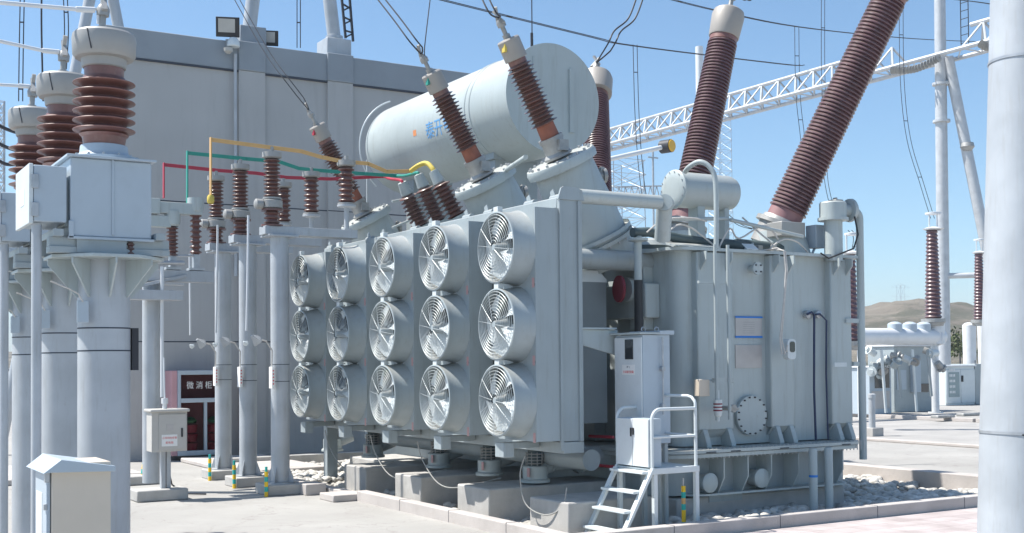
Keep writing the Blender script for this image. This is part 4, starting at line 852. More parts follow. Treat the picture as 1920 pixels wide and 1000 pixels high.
# ----- busbars
BUS=[(red,'red',20.7,[(307,372),(307,309)],[(306,309),(410,320),(480,325),(537,333),(620,336),(720,331)],'dark red busbar, the lowest of the three coloured ones'),
     (grn,'green',19.2,[(351,382),(351,287)],[(350,287),(461,298),(522,303),(560,316),(586,319),(680,326),(745,330)],'green busbar between the yellow one and the red one'),
     (yel,'yellow',17.75,[(395,376),(395,262)],[(394,262),(510,277),(565,284),(603,295),(642,303),(690,307),(725,322),(770,321)],'yellow busbar, the highest of the three coloured ones')]
for i,(m,cn,Y,vert,hor,lab) in enumerate(BUS):
    v=[A(*p,'Y',Y) for p in vert]; h=[A(*p,'Y',Y) for p in hor]; e=SB[i]; h[-1]=h[-1].lerp(V((h[-1].x,e.y,h[-1].z)),.0)
    t=thing('busbar',lab,'busbar',tuple(v[1]),'coloured busbars'); MB().bar(v[0],v[1]+V((0,0,.035)),.07,.02,up=(1,0,0)).build('riser',m,t,bevel=.003)
    b=MB()
    if i==2: hh=h
    else: hh=h
    for p,q in zip(hh,hh[1:]): b.bar(p,q+(q-p).normalized()*.012,.02,.06,up=(0,0,1))
    b.build('bar',m,t,bevel=.003)
    fin_=[h[-1],h[-1].lerp(e,.35)+V((0,0,.10 if i==2 else .0)),h[-1].lerp(e,.7)+V((0,0,.14 if i==2 else .03)),e+V((-.02,0,.05)),e]
    MB().tube(smooth(fin_,5),.04 if i==2 else .026,10).build('flexible_lead',yelb if i==2 else m,t)
MB().lathe(A(395,376,'Y',17.72),(0,0,1),[(-.05,.04),(-.02,.055),(.04,.055),(.08,.04),(.08,0)],12).build('boot',yelb,[o for o in bpy.data.objects if o.name=='busbar.002'][0])
# ----- isolator platform to the left
t=thing('isolator_frame','grey beam frame on a round column holding two short brown insulators','isolator',(5.0,19.0,0))
MB().cyl((4.9,19.1,.15),(4.9,19.1,3.3),.135,n=30).build('column',galv,t)
b=MB(); b.box((4.45,18.9,3.30),(5.85,19.1,3.48)).box((4.45,19.7,3.3),(5.6,19.85,3.45)).box((4.3,18.7,3.0),(5.3,19.0,3.15)).bar((4.6,18.8,3.2),(5.4,18.9,3.4),.05); b.build('beam',galv,t,bevel=.006)
for px,pt,pb,k in ((323,425,482,0),(367,400,478,1)):
    c=A(px,pb,'Y',19.0); u=A(px,pt,'Y',19.0); 
    MB().lathe(c,(0,0,1),sheds(0,u.z-c.z,8,.055,.095),22).build('post_insulator',porc,t)
    MB().lathe(u,(0,0,1),[(0,.09),(.03,.12),(.10,.13),(.24,.13),(.24,0)],20).build('insulator_head',paint,t); MB().box((c.x-.12,18.9,3.49),(c.x+.12,19.1,3.53)).box((c.x-.05,18.93,3.53),(c.x+.05,19.05,c.z)).build('insulator_foot',steel,t)
a=A(365,395,'Y',19.0)
MB().box((3.6,18.9,a.z-.08),(a.x+.1,19.1,a.z+.1)).box((3.6,18.9,a.z-.30),(a.x-.4,19.05,a.z-.12)).box((4.75,18.85,a.z-.1),(4.98,19.12,a.z+.14)).build('contact_arm',paint,t,bevel=.01)
MB().cyl(A(295,480,'Y',18.95),A(370,480,'Y',18.95),.018,n=8).cyl(A(290,493,'Y',18.8),A(345,493,'Y',18.8),.035,n=10).build('operating_rod',steel,t)
MB().cyl(A(304,500,'Y',18.8),A(304,745,'Y',18.8),.028,n=10).build('drive_pipe',whitegalv,t)
for px in (262,246):
    pass
o=MB().box((4.35,17.75,0),(5.1,18.2,.17)).build('concrete_block',conc,bevel=.02,org=(4.7,18,0)); tag(o,'long low concrete block on the ground behind the small cabinet on a post','concrete block')
tag(MB().box((4.75,20.3,0),(5.5,20.8,.15)).build('concrete_block',conc,bevel=.02,org=(5,20.5,0)),'low concrete footing farther back beneath the isolator column','concrete block')
c=A(265,890,'Z',.15); t2=thing('striped_peg','yellow and teal peg leaning beside the isolator column foot','marker peg',(c.x,c.y,0),'striped pegs at the column feet')
for q in range(5): MB().cyl((c.x+q*.01,c.y,q*.08),(c.x+.01+q*.01,c.y,q*.08+.0795),.028,n=10).build('band',(teal,yband)[q%2],t2)
# cabinet on a post
t=thing('post_cabinet','small pale grey cabinet with red lettering on a single grey post','cabinet',(4.8,18,0))
MB().box((4.74,17.90,0),(4.80,18.0,.72)).box((4.82,17.90,0),(4.88,18.0,.72)).build('post',galv,t,bevel=.004)
MB().box((4.56,17.75,.72),(5.08,18.05,1.30)).build('body',postb,t,bevel=.006); MB().box((4.53,17.70,1.30),(5.11,18.1,1.345)).build('roof',postb,t,bevel=.015)
MB().box((4.66,17.735,.75),(5.06,17.749,1.27)).build('door',postb,t,bevel=.004); MB().box((4.985,17.72,.93),(5.01,17.734,1.06)).build('handle',dark,t,bevel=.003)
MB().box((4.70,17.732,.80),(4.93,17.7345,.97)).build('label_plate',label_w,t)
text('小母线检修箱',.038,red_t,t,'lettering',lambda x,y,z:(4.815+x*.95,17.7315-z,.92+y),.0006); text('配电箱',.038,red_t,t,'lettering',lambda x,y,z:(4.815+x,17.7315-z,.85+y),.0006)
MB().box((4.77,17.731,1.03),(4.87,17.7345,1.12)).build('vent_louvre',screen,t)
MB().cyl((4.79,17.9,1.345),(4.79,17.9,1.42),.035,n=12).cyl((4.79,17.9,1.42),(4.79,17.9,1.5),.05,n=12).build('cable_gland',whitegalv,t)
MB().cyl((4.79,17.9,1.5),(4.79,17.95,2.1),.012,n=8).build('thin_rod',whitegalv,t)
tag(MB().tube([(4.85,17.95,.72),(4.88,18.0,.4),(4.95,18.1,.2),(5.2,18.3,.03),(5.5,18.2,.015)],.012).build('floor_cable',cable,org=(4.9,18,0)),'black cable dropping from the post cabinet to the ground','cable')
# ================================================================ LADDER PLATFORM + BOX
yn,yf=10.95,11.62; xa,xb=8.46,9.1; zp=.74
t=thing('step_platform','pale grey steel step ladder with hooped handrails and a small deck, standing by the kerb','step ladder',(8.6,11.2,0))
b=MB()
b.box((xa-.02,yn-.03,zp-.04),(xb+.03,yn+.02,zp+.03)).box((xa-.02,yf-.02,zp-.04),(xb+.03,yf+.03,zp+.03)).box((xb-.02,yn+.02,zp-.03),(xb+.03,yf-.02,zp+.025)); b.build('deck_frame',white,t,bevel=.004)
MB().box((xa,yn+.02,zp),(xb-.02,yf-.02,zp+.02)).build('deck',white,t)
lx,lz=xa-.52,-.12
for y in (yn,yf): MB().bar((xa-.02,y,zp),(lx,y,lz),.035,.075,up=(0,1,0)).build('stringer',white,t,bevel=.003)
for q in (.02,.27,.52,.77):
    x=xa-.02+(lx-xa)*q; z=zp+(lz-zp)*q; MB().box((x-.1,yn+.015,z-.018),(x+.04,yf-.015,z+.012)).build('step',white,t,bevel=.004)
for x,y in ((xa+.03,yn),(xb,yn),(xa+.03,yf),(xb,yf)): MB().box((x-.025,y-.025,-.3),(x+.025,y+.025,zp-.041)).build('leg',white,t)
def hoop(p,q,h,drop0,drop1,y):
    P=[(p,y,drop0)]+[(p+.12-.12*math.cos(R_(a)),y,h-.12+.12*math.sin(R_(a))) for a in range(0,91,15)]+[(q,y,h),(q,y,h)][:1]
    return P+([(q,y,drop1)] if drop1 is not None else [])
MB().tube(hoop(xa,xb,1.44,zp,None,yn),.02,10).tube([(xb,yn,zp),(xb,yn,1.44)],.02,10).tube([(xa,yn,1.12),(xb,yn,1.12)],.015,8).build('near_handrail',white,t)
MB().tube(hoop(xa,xb,1.44,zp,None,yf),.02,10).tube([(xb,yf,zp),(xb,yf,1.44)],.02,10).build('far_handrail',white,t)
P=[(xb,yn,1.44),(xb,yn,1.50)]+[(xb,yn+.13-.13*math.cos(R_(a)),1.47+.11*math.sin(R_(a))) for a in (30,60,90)]+[(xb,yf-.13+.13*math.cos(R_(a)),1.47+.11*math.sin(R_(a))) for a in (90,60,30)]+[(xb,yf,1.44)]
MB().tube(P,.018,10).tube([(xb,yn,1.12),(xb,yf,1.12)],.015,8).build('rear_handrail',white,t)
t=thing('two_door_box','pale two-door steel box standing on the top of the step ladder','box',(8.48,11.3,zp+.03))
MB().box((8.45,10.985,zp+.035),(8.62,11.59,1.33)).build('box_body',cabg,t,bevel=.004)
MB().box((8.43,10.985,zp+.04),(8.449,11.282,1.325)).build('door',doorw,t,bevel=.004); MB().box((8.43,11.29,zp+.04),(8.449,11.59,1.325)).build('door',doorw,t,bevel=.004)
MB().box((8.415,11.25,1.14),(8.43,11.27,1.22)).box((8.415,11.295,1.12),(8.43,11.31,1.22)).build('handle',dark,t)
t=thing('striped_peg','yellow, orange and teal striped peg standing behind the kerb by the step ladder','marker peg',(8.99,11.05,-.1))
for q in range(9): MB().box((8.975,11.035,-.1+q*.07),(9.01,11.07,-.1+q*.07+.0695)).build('band',(teal,yband,yel)[(0,1,0,1,1,0,2,0,1)[q]],t)
MB().cyl((8.992,11.052,.53),(8.992,11.052,.62),.008,n=6).build('tip',steel,t)
# ================================================================ RIGHT FOREGROUND POLE
t=thing('foreground_pole','very large pale grey steel pole cut off by the right edge of the photo','pole',(7.85,5.72,0))
p0=A(1917,1000,'Y',5.72); p1=A(1925,0,'Y',5.72); p0=V((p0.x,5.72,p0.z)); d=(p1-p0).normalized(); p0=p0-d*(p0.z/d.z)
MB().cyl(p0,p0+d*9,.325,.20,n=64).build('shaft',polem,t)
for z in (1.43,4.22):
    c=p0+d*z; r=.325-.125*z/9; MB().lathe(c,d,[(0,r+.002),(.0,r+.006),(.02,r+.006),(.02,r+.002)],64).build('wire_band',steel,t)
    q=c+V((-.70,-.72,0)).normalized()*(r+.012); b=MB(); b.tube([q+V((-.06,.03,.015)),q,q+V((.05,-.03,.01)),q+V((.07,-.05,-.03))],.006).ring(q+V((0,0,.02)),(-.7,-.7,0),.018,.005,14,5); b.build('band_clip',cable,t)
# ================================================================ BACKGROUND GANTRY
GX=49.3; GYc=40.3
t=thing('gantry_truss','long white lattice girder crossing the sky from the conservator to the right pole','gantry girder',(GX,GYc,17))
def gz(px,py): return A(px,py,'X',GX)
Z1=A(1360,180,'X',GX).z; ZB=A(1360,218,'X',GX).z; y0,y1=34.0,76.0
b=MB(); wd=.75
for sx in (-wd,wd): b.cyl((GX+sx,y0,ZB),(GX+sx,y1,ZB),.12,n=8)
n=30; st=(y1-y0)/n
skip=(40.3-1.9,40.3+2.6)
for i in range(n):
    a=y0+st*i; e=a+st
    if skip[0]<a<skip[1] or skip[0]<e<skip[1]: continue
    b.cyl((GX,a,Z1),(GX,e,Z1),.12,n=8)
b.build('chord',girdm,t)
b=MB()
for i in range(n):
    a=y0+st*i; m=a+st/2
    for sx in (-wd,wd):
        if not (skip[0]<m<skip[1]): b.cyl((GX+sx,a,ZB),(GX,m,Z1),.06,n=6).cyl((GX,m,Z1),(GX+sx,a+st,ZB),.06,n=6)
    b.cyl((GX-wd,a,ZB),(GX+wd,a,ZB),.04,n=6).cyl((GX-wd,a,ZB),(GX+wd,a+st,ZB),.03,n=6)
b.build('lacing',girdm,t)
t=thing('gantry_support','white A-frame gantry support with two round legs and an insulator ladder, right background','gantry support',(GX,GYc,0))
top=A(1768,108,'X',GX); 
l1a=A(1762,0,'X',GX); l1a=V((GX,top.y,l1a.z+2)); 
MB().cyl((GX,top.y+.25,0),(GX,top.y+.1,l1a.z+3),.32,.26,n=20).build('leg',girdm,t)
f=A(1815,595,'X',GX+2.2); MB().cyl((GX+2.4,GYc-2.5,0),(GX+.2,top.y-.15,top.z),.28,.26,n=20).build('leg',girdm,t)
for z in (A(1765,160,'X',GX).z,A(1765,230,'X',GX).z): MB().cyl((GX,top.y+.15,z),(GX,top.y+.15,z+.12),.42,n=20).build('joint_flange',girdm,t)
c=A(1768,520,'X',GX+.6); MB().cyl((GX+.1,top.y,c.z),(GX+1.6,top.y-1.8,c.z),.14,n=12).build('cross_tie',girdm,t)
MB().lathe((GX+.7,top.y-.8,A(1775,285,'X',GX).z),(0,0,1),[(0,0),(.0,.2),(.2,.35),(.4,.3),(.45,0)],14).build('flood_lamp',cast,t)
b=MB()
for s_ in (0,.5): b.cyl((GX+.5,top.y-.7-s_*.9,top.z+.5),(GX+.5,top.y-.7-s_*.9,top.z+6),.025,n=5)
for k in range(14): b.cyl((GX+.5,top.y-.7,top.z+.6+k*.4),(GX+.5,top.y-1.15,top.z+.6+k*.4),.02,n=5)
b.build('ladder',cable,t)
def string(px0,py0,px1,py1,X,lab,n=14):
    a=A(px0,py0,'X',X); c=A(px1,py1,'X',X); mid=(a+c)/2+V((0,0,-.25)); d=(c-a); b=MB()
    P=smooth([a,mid,c],n)
    for p,q in zip(P,P[1:]): b.lathe(p,(q-p),[(0,.03),((q-p).length*.45,.035),((q-p).length*.5,.2),((q-p).length*.62,.18),((q-p).length*.7,.03),((q-p).length,.03)],12)
    tag(b.build('insulator_string',headp,org=tuple(a)),lab,'insulator string','insulator strings on the girder')
string(1672,132,1762,108,GX-1,'pale insulator string under the girder left of the A-frame support',9)
string(1838,82,1872,76,GX-1,'pale insulator string on the girder right of the A-frame support',5)
# other far posts and towers
def vpost(lab,px,py0,Z,r,m=whitegalv,top=None,name='post',cat='post'):
    a=A(px,py0,'Y',Z); return tag(MB().cyl((a.x,a.y,0),(a.x,a.y,a.z),r,n=16).build(name,m,org=(a.x,a.y,0)),lab,cat)
vpost('plain white round post rising behind the girder, left of the middle rear bushing',1311,88,62,.26,name='steel_post')
def lattice(lab,px,py,wpx,Y,m=steel,seg=12,arms=0,grp='distant lattice towers',rr=0):
    a=A(px,py,'Y',Y); b2=A(px+wpx,py,'Y',Y); w=(b2.x-a.x)/2; cx=a.x+w; t=MB(); r=rr or .035*Y/70
    for sx in(-1,1):
        for sy in (-1,1): t.cyl((cx+sx*w*1.25,Y+sy*w*1.25,0),(cx+sx*w,Y+sy*w,a.z),r,n=5)
    for k in range(seg):
        z0=a.z*k/seg; z1=a.z*(k+1)/seg
        for sx,sy,ex,ey in ((-1,-1,1,-1),(1,-1,1,1),(1,1,-1,1),(-1,1,-1,-1)):
            t.cyl((cx+sx*w*1.1,Y+sy*w*1.1,z0),(cx+ex*w*1.1,Y+ey*w*1.1,z1),r*.6,n=4).cyl((cx+ex*w*1.1,Y+ey*w*1.1,z0),(cx+sx*w*1.1,Y+sy*w*1.1,z1),r*.6,n=4)
            t.cyl((cx+sx*w,Y+sy*w,z1),(cx+ex*w,Y+ey*w,z1),r*.6,n=4)
    for k in range(arms):
        z=a.z*(.97-.12*k); t.cyl((cx-w*5,Y,z),(cx+w*5,Y,z),r*.8,n=5).cyl((cx-w*5,Y,z),(cx,Y,z+w*1.5),r*.6,n=5).cyl((cx+w*5,Y,z),(cx,Y,z+w*1.5),r*.6,n=5)
    tag(t.build('lattice_tower',m,org=(cx,Y,0)),lab,'lattice tower',grp)
lattice('grey lattice tower below the girder, behind the nearest turret',1130,300,55,58,seg=16)
lattice('thin distant lattice tower seen between the middle rear bushing and its neighbour',1338,205,22,110,seg=26,rr=.03)
lattice('thin blue-grey lattice tower at the left edge of the sky',-4,190,12,70,seg=26)
lattice('tiny pylon on the skyline of the hill',1685,535,7,620,seg=6,arms=2,rr=.08)
pass
c=A(1248,275,'Y',40); t=thing('boom_lamp','grey horizontal boom with an amber round lamp at its end','lamp',tuple(c))
MB().cyl(c,A(1115,305,'Y',40),.1,n=12).build('boom',whitegalv,t); MB().lathe(c,(-.3,1,0),[(-.3,0),(-.3,.28),(.2,.28),(.2,0)],22).build('lamp_body',cable,t)
MB().lathe(c+V((.09,-.31,0)),(.3,-1,0),[(0,.26),(.03,.24),(.05,0)],22).build('lamp_lens',amber,t); a_=A(1115,305,'Y',40); MB().cyl((a_.x,40,0),(a_.x,40,a_.z+.3),.14,n=12).build('post',whitegalv,t)
c=A(1224,280,'Y',45); tag(MB().cyl((c.x,45,0),c,.05,n=8).bar(c+V((-.3,0,-.4)),c+V((.3,0,-.4)),.06).build('slim_post',steel,org=(c.x,45,0)),'slim grey mast with a short crossbar below the amber lamp','mast')
c=A(997,0,'Y',35); tag(MB().cyl((c.x,35,0),c+V((0,0,1)),.02,n=6).cyl((c.x,35,A(997,62,'Y',35).z-2),A(997,62,'Y',35),.05,n=6).build('lightning_rod',cable,org=(c.x,35,0)),'slim dark lightning rod sticking up over the conservator','lightning rod')
b=MB(); a_=A(1155,375,'Y',60);c_=A(1260,372,'Y',60); b.cyl(a_,c_,.05,n=5).cyl(a_+V((0,0,.8)),c_+V((0,0,.8)),.05,n=5)
for i in range(9): b.cyl(a_.lerp(c_,i/9),a_.lerp(c_,(i+.5)/9)+V((0,0,.8)),.035,n=4).cyl(a_.lerp(c_,(i+.5)/9)+V((0,0,.8)),a_.lerp(c_,(i+1)/9),.035,n=4)
for q in (a_,c_): b.cyl((q.x,60,0),q,.1,n=6)
tag(b.build('low_girder',steel,org=(a_.x,60,0)),'low distant lattice girder behind the small valve pipe','gantry girder')
# ================================================================ WIRES
def wire(lab,pts,Y,r=.014,n=6,m=cable,ax='Y',grp='overhead conductors',pair=0):
    Ys=Y if isinstance(Y,(list,tuple)) else [Y]*len(pts)
    P=smooth([A(px,py,ax,yy) for (px,py),yy in zip(pts,Ys)],6); b=MB().tube(P,r,5)
    if pair:
        Q=[p+V((pair*.9,-pair*.4,0)) for p in P]; b.tube(Q,r,5)
        for k in range(3,len(P)-1,7): b.bar(P[k],Q[k],r*2)
    tag(b.build('overhead_wire',m,org=tuple(P[0])),lab,'wire',grp)
wire('twin conductor sweeping across the sky just above the conservator',[(800,-6),(1100,68),(1184,86),(1460,120),(1500,122)],46,.022,pair=.25)
wire('twin conductor entering at the top centre and passing behind the tall bushings',[(1220,-10),(1340,20),(1490,50),(1700,72),(1880,80)],50,.022,pair=.25)
wire('twin conductor in the top right corner beside the right pole',[(1775,-2),(1830,4),(1880,12)],44,.02,pair=.2)
wire('twin hanging wire left of the amber lamp',[(1187,84),(1190,200),(1196,300),(1206,385)],46,.018,pair=.2)
wire('twin hanging wire between the two leaning bushings',[(1490,50),(1492,170),(1500,250),(1510,330)],50,.018,pair=.25)
wire('twin hanging wire entering from the top beside the steep bushing',[(1540,-5),(1540,120),(1542,200),(1545,330),(1560,400)],48,.018,pair=.2)
wire('twin hanging wire curving down to the white-capped bushing at right',[(1686,-5),(1688,150),(1700,260),(1725,345),(1745,410)],36,.014,pair=.18)
wire('twin hanging wire above the wall between the two gantry legs',[(557,-5),(557,90)],27,.012,pair=.08)
wire('first hanging wire in the left sky',[(38,-5),(36,100),(35,190)],26,.012,pair=.08)
wire('second hanging wire in the left sky, darker',[(78,-5),(78,60),(81,190)],26,.02)
wire('third hanging wire in the left sky, beside the leaning leg',[(119,-5),(121,60),(117,130)],26,.012,pair=.08)
for lab,y in (('upper dark insulator string at the left edge',236),('middle dark insulator string at the left edge',270),('lower dark insulator string at the left edge',302)):
    wire(lab,[(-8,y-4),(12,y+6),(36,y+14 if y<300 else y+6)],30,.045,grp='dark strings at the left edge')
a,d,L,B=MVT[0]; tp=a+d*(L+.66)
def lead(lab,tip,pts,Y,r=.013,off=.06):
    P=[tip]+[A(px,py,'Y',yy) for (px,py),yy in zip(pts,Y)]; S=smooth(P,6); b=MB().tube(S,r,6)
    if off: b.tube([s+V((off*min(1,i/4),0,off*.1)) for i,s in enumerate(S)],r,6)
    tag(b.build('bushing_lead',cable,org=tuple(tip)),lab,'wire','leads from the bushings')
lead('twin lead rising from the nearest front bushing to the top of the photo',tp,[(918,25),(900,-10)],[13.4,13.6],.012,.11)
a,d,L,B=MVT[1]; tp=a+d*(L+.66)
lead('long twin lead rising left from the middle front bushing',tp,[(768,78),(740,40),(705,-5)],[15.6,16,16.6],.012,.13)
lead('single thin lead rising from the middle front bushing',tp+V((.05,0,0)),[(797,80),(807,-5)],[15.6,16],.008,0)
a,d,L,B=MVT[2]; tp=a+d*(L+.66)
lead('long thin lead rising left from the farthest front bushing past the parapet',tp,[(545,165),(497,100),(440,0),(436,-8)],[20,20.6,21.5,21.6],.009,.1)
a,d,L,B=hvC; tp=a+d*(L+.95)
lead('curved twin lead above the farthest rear bushing',tp,[(1140,82),(1152,58),(1178,35),(1195,-8)],[18.6]*4,.016,.16)
a,d,L,B=hvB; tp=a+d*(L+.95)
lead('short twin lead above the middle rear bushing',tp,[(1396,0),(1404,-12)],[14.5]*2,.016,.1)
wire('twin dark cable left of the steep bushing foot, upper',[(1338,385),(1380,420),(1410,430)],30,.012,pair=.15)
wire('twin dark cable behind the vent stack',[(1590,432),(1600,445),(1597,470)],26,.012,pair=.12)
# ================================================================ SWITCHGEAR IN THE RIGHT BACKGROUND
def farbush(lab,px,pyt,pyb,Y,r0,r1):
    b0=A(px,pyb,'Y',Y); t0=A(px,pyt,'Y',Y); t=thing('tall_bushing',lab,'bushing',(b0.x,Y,0),'tall bushings of the background switchgear'); h=t0.z-b0.z
    MB().lathe((b0.x,Y,b0.z),(0,0,1),sheds(0,h,int(h/.11),r0*.8,r0)[0:0]+[(q,r*(1-.35*q/h)) for q,r in sheds(0,h,max(8,int(h/.13)),r0*.82,r0)],24).build('porcelain',porc2,t)
    MB().lathe((b0.x,Y,b0.z-.25),(0,0,1),[(0,r0*1.1),(.1,r0*1.2),(.12,r0*1.35),(.25,r0*1.35),(.25,0)],24).build('base_flange',cast,t)
    b=MB(); b.lathe((t0.x,Y,t0.z),(0,0,1),[(0,r0*.9),(.05,r0*1.2),(.1,r0*.7),(.14,0)],20).lathe((t0.x,Y,t0.z+.55),(0,0,1),[(0,0),(0,r0*.9),(.06,r0*.9),(.1,0)],20)
    for s_ in (-.2,.2): b.cyl((t0.x+s_,Y,t0.z+.1),(t0.x+s_,Y,t0.z+.56),.025,n=6)
    b.build('corona_cap',whitegalv,t); 
    return t
gy=28
t=farbush('tall purple-brown bushing of the background switchgear in front of the A-frame support',1750,432,598,gy,.30,.2)
MB().lathe((34,gy,2.5),(0,0,1),[(0,.3),(.7,.3)],24).build('bushing_socket',whitegalv,t)
farbush('tall purple-brown bushing beside the right foreground pole',1837,476,600,gy+5,.26,.2)
farbush('tall purple-brown bushing half hidden by the grey down pipe at the tank corner',1597,478,640,24,.22,.2)
t=thing('gas_duct','thick white horizontal duct with three small domes on top, right background','duct',(34,gy,2))
a=A(1752,632,'Y',gy); l=A(1590,642,'Y',gy)
MB().lathe((a.x+.15,gy,a.z),(-1,0,0),[(-.35,0),(-.33,.12),(-.2,.27),(0,.31),(.08,.31),(.1,.34),(.14,.34),(.16,.29),(a.x-l.x+3,.27)],32).build('duct',whitegalv,t)
for px in (1678,1706,1732):
    c=A(px,626,'Y',gy); MB().lathe((c.x,gy,c.z-.2),(0,0,1),[(0,.24),(.52,.24),(.56,.2),(.6,.1),(.61,0)],24).build('dome',cabg,t)
MB().cyl((a.x,gy,.0),(a.x,gy,a.z),.13,n=16).lathe((a.x,gy,.11),(0,0,1),[(0,.25),(.05,.25)],16).build('support_post',whitegalv,t)
MB().cyl((l.x+.6,gy,0),(l.x+.6,gy,l.z),.13,n=16).build('support_post',whitegalv,t)
def gisbox(lab,px0,py0,px1,py1,Y,dep,m,extra=None):
    a=A(px0,py0,'Y',Y); b_=A(px1,py1,'Y',Y); t=thing('switchgear_cabinet',lab,'cabinet',(a.x,Y,0),'switchgear cabinets in the background')
    MB().box((a.x,Y,.11),(b_.x,Y+dep,a.z)).build('body',m,t,bevel=.02); MB().box((a.x-.06,Y-.06,a.z),(b_.x+.06,Y+dep,a.z+.06)).build('roof',whitegalv,t,bevel=.01)
    return t,a,b_
t,a,b_=gisbox('grey switchgear cabinet with a dark window, behind the thin bollard',1630,690,1672,768,gy+.6,1,cabg); MB().box((a.x+.25,gy+.585,1.0),(b_.x-.1,gy+.6,1.75)).build('window',glass,t); MB().box((a.x+.1,gy+.585,.3),(b_.x-.1,gy+.6,.9)).build('panel',screen,t)
t,a,b_=gisbox('wide grey switchgear drive cabinet under the white duct, between two posts',1676,650,1748,768,gy+1.2,1.2,paint2)
MB().box((a.x+.1,gy+1.18,.9),(a.x+.6,gy+1.2,1.6)).box((a.x+.8,gy+1.05,.8),(a.x+1.2,gy+1.2,1.9)).build('panel',cabg,t,bevel=.01); MB().box((b_.x-.7,gy+1.17,.8),(b_.x-.2,gy+1.2,1.1)).build('window',glass,t)
random.seed(11)
t=thing('switchgear_drives','cluster of grey pipes, valves and brackets hanging under the white duct','switchgear',(32,gy,1.5))
for i in range(16):
    x=31+2.8*random.random(); z=1.55+random.random()*.75; MB().lathe((x,gy+random.uniform(-.3,.5),z),(random.uniform(-1,1),random.uniform(-1,.2),random.uniform(-.6,.6)),[(0,0),(0,.12),(.25,.12),(.25,.17),(.3,.17),(.3,.08),(.4,.08),(.4,0)],14).build('valve',(cast,paint2,white)[i%3],t)
for i in range(4): MB().bar((31.0+i*.75,gy-.25,2.3),(31.35+i*.75,gy-.1,.2+.5*(i%2)),.05,.09).build('brace',(white,paint2)[i%2],t)
t,a,b_=gisbox('white control cabinet with a glazed left door, beside the right foreground pole',1773,688,1828,768,32,1.2,white)
MB().box((a.x-.0,31.97,.2),((a.x+b_.x)/2-.01,31.995,a.z-.12)).build('door',white,t,bevel=.01); MB().box(((a.x+b_.x)/2+.01,31.97,.2),(b_.x,31.995,a.z-.12)).build('door',white,t,bevel=.01)
MB().box((a.x+.12,31.955,.45),((a.x+b_.x)/2-.1,31.969,a.z-.22)).build('window',mat('pale_window',(.25,.33,.35),.15),t)
b=MB()
for r_ in range(5):
    for c_ in range(4): b.box((a.x+.17+c_*.09,31.95,.6+r_*.22),(a.x+.22+c_*.09,31.954,.7+r_*.22))
b.build('instruments',label_w,t); xm=(a.x+b_.x)/2
MB().box((xm+.02,31.94,1.05),(xm+.05,31.97,1.3)).box((xm+.09,31.94,1.05),(xm+.12,31.97,1.3)).build('handle',dark,t); MB().box((b_.x+.05,32.0,.12),(b_.x+1.0,33.2,a.z+.1)).build('side_bay',paint2,t,bevel=.01)
for lab,px,w in (('white vertical cylinder with a domed cap, left of the pair beside the right pole',1817,15),('white vertical cylinder with a domed cap, touching the right pole',1845,14)):
    a=A(px,608,'Y',35); t=thing('gas_cylinder',lab,'cylinder',(a.x,35,0),'domed white cylinders'); r=w*.0195
    MB().lathe((a.x,35,.9),(0,0,1),[(0,r*.9),(a.z-1.0,.29),(a.z-.95,.29),(a.z-.85,.18),(a.z-.82,0)],28).build('shell',whitegalv,t); MB().cyl((a.x,35,.1),(a.x,35,.9),.3,n=20).lathe((a.x,35,.86),(0,0,1),[(0,.4),(.06,.4)],24).build('pedestal',cast,t)
    MB().cyl((a.x-.1,34.64,1.0),(a.x-.1,34.64,1.9),.02,n=6).build('gauge_rod',cable,t)
t=thing('short_post','short grey post with a concrete foot beside the tank down pipe','post',(24.05,21.87,0)); c=V((24.05,21.87,0))
MB().cyl(c+V((0,0,.2)),c+V((0,0,1.0)),.085,n=16).lathe(c+V((0,0,.98)),(0,0,1),[(0,.1),(.1,.1),(.12,.06),(.12,0)],16).build('shaft',galv,t); MB().box((c.x-.2,c.y-.2,0),(c.x+.2,c.y+.2,.22)).build('foot',conc,t,bevel=.01)
for lab,x,y in (('low dark metal cable cover on the slab edge, nearer the white support post','1768',784),('low dark metal cable cover on the slab edge, nearer the white glazed cabinet','1815',780)): c=A(int(x),y,'Z',.11); tag(MB().box((c.x-.4,c.y-.15,.112),(c.x+.4,c.y+.15,.2)).build('cable_cover',cast,bevel=.02,org=(c.x,c.y,.11)),lab,'cable cover','cable covers')
pass
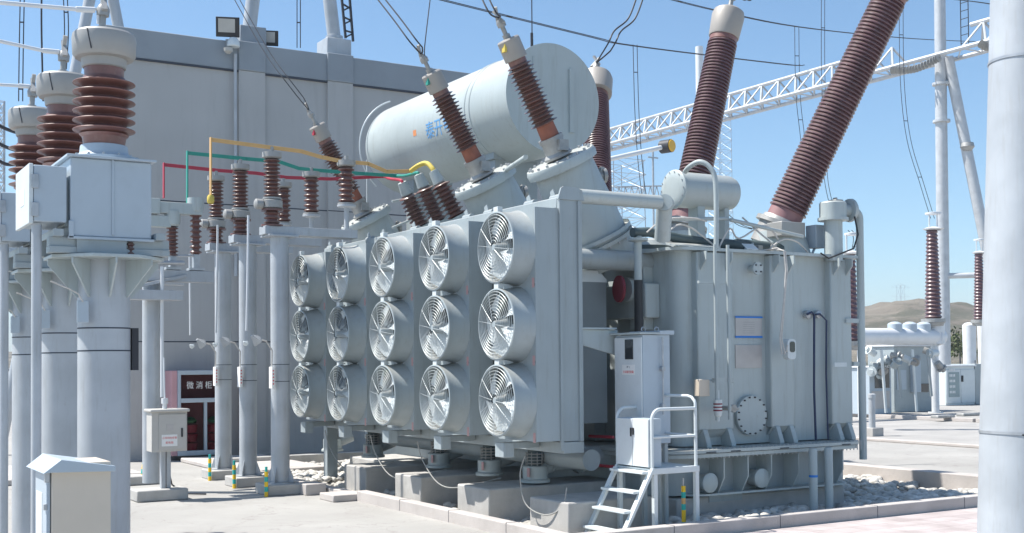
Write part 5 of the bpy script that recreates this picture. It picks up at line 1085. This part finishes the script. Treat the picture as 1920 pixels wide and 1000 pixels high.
# shrubs on the slope
def shrub(lab,px,py,Y,r,n=900,seed=1):
    c=A(px,py,'Y',Y); rnd=random.Random(seed); b=MB()
    for i in range(n):
        d=V((rnd.gauss(0,1),rnd.gauss(0,1),rnd.gauss(0,1))).normalized(); q=c+V((d.x*r*1.2,d.y*r,abs(d.z)*r))*rnd.uniform(.5,1.05)*(1+.3*noise.noise(d*2)); s_=r*.07
        u=V((rnd.gauss(0,1),rnd.gauss(0,1),rnd.gauss(0,1))).normalized()*s_; w=V((rnd.gauss(0,1),rnd.gauss(0,1),rnd.gauss(0,1))).normalized()*s_
        b.add([q-u,q+w,q+u,q-w],[(0,1,2,3)])
    t=thing('shrub',lab,'shrub',(c.x,c.y,max(0,c.z-.2)),'shrubs behind the switchgear'); b.build('foliage',scrub,t); MB().cyl((c.x,c.y,0),(c.x,c.y,c.z+r*.3),.06*r,n=6).build('stem',cable,t)
shrub('round dark green shrub behind the white duct end, right of the support post',1776,668,60,2.0)
shrub('small green shrub farther right of the white cylinders',1800,662,75,1.3,400,5)
# low equipment glimpsed at the far left edge
t=thing('left_equipment','pale low wall and dark equipment glimpsed left of the thin poles','wall',(1,34,0)); MB().box((-6,34,0),(3.2,34.3,1.2)).build('wall',pink,t); MB().box((-4,33.5,0),(2.6,33.9,.5)).box((0,33,0),(.5,33.3,2.0)).build('equipment',cabg,t)
c=p0+V((0,0,.32)); MB().box((c.x-.31,c.y-.36,.0),(c.x-.27,c.y-.30,.38)).build('earth_bracket',steel,[o for o in bpy.data.objects if o.name=='foreground_pole'][0],bevel=.004)
sc.render.engine='CYCLES'
# ================================================================ HAZE: the air over the whole place, sky outside
hz=MB().box((-1600,-300,-2),(2600,2600,75)).build('haze',mat('haze_air',(1,1,1)))
m=bpy.data.materials.new('pale_air'); m.use_nodes=True; nt=m.node_tree; nt.nodes.remove(nt.nodes['Principled BSDF']); pv=nt.nodes.new('ShaderNodeVolumePrincipled')
pv.inputs['Color'].default_value=(.86,.92,1,1); pv.inputs['Density'].default_value=.0004; nt.links.new(pv.outputs[0],nt.nodes['Material Output'].inputs['Volume'])
hz.data.materials.clear(); hz.data.materials.append(m); hz['kind']='stuff'
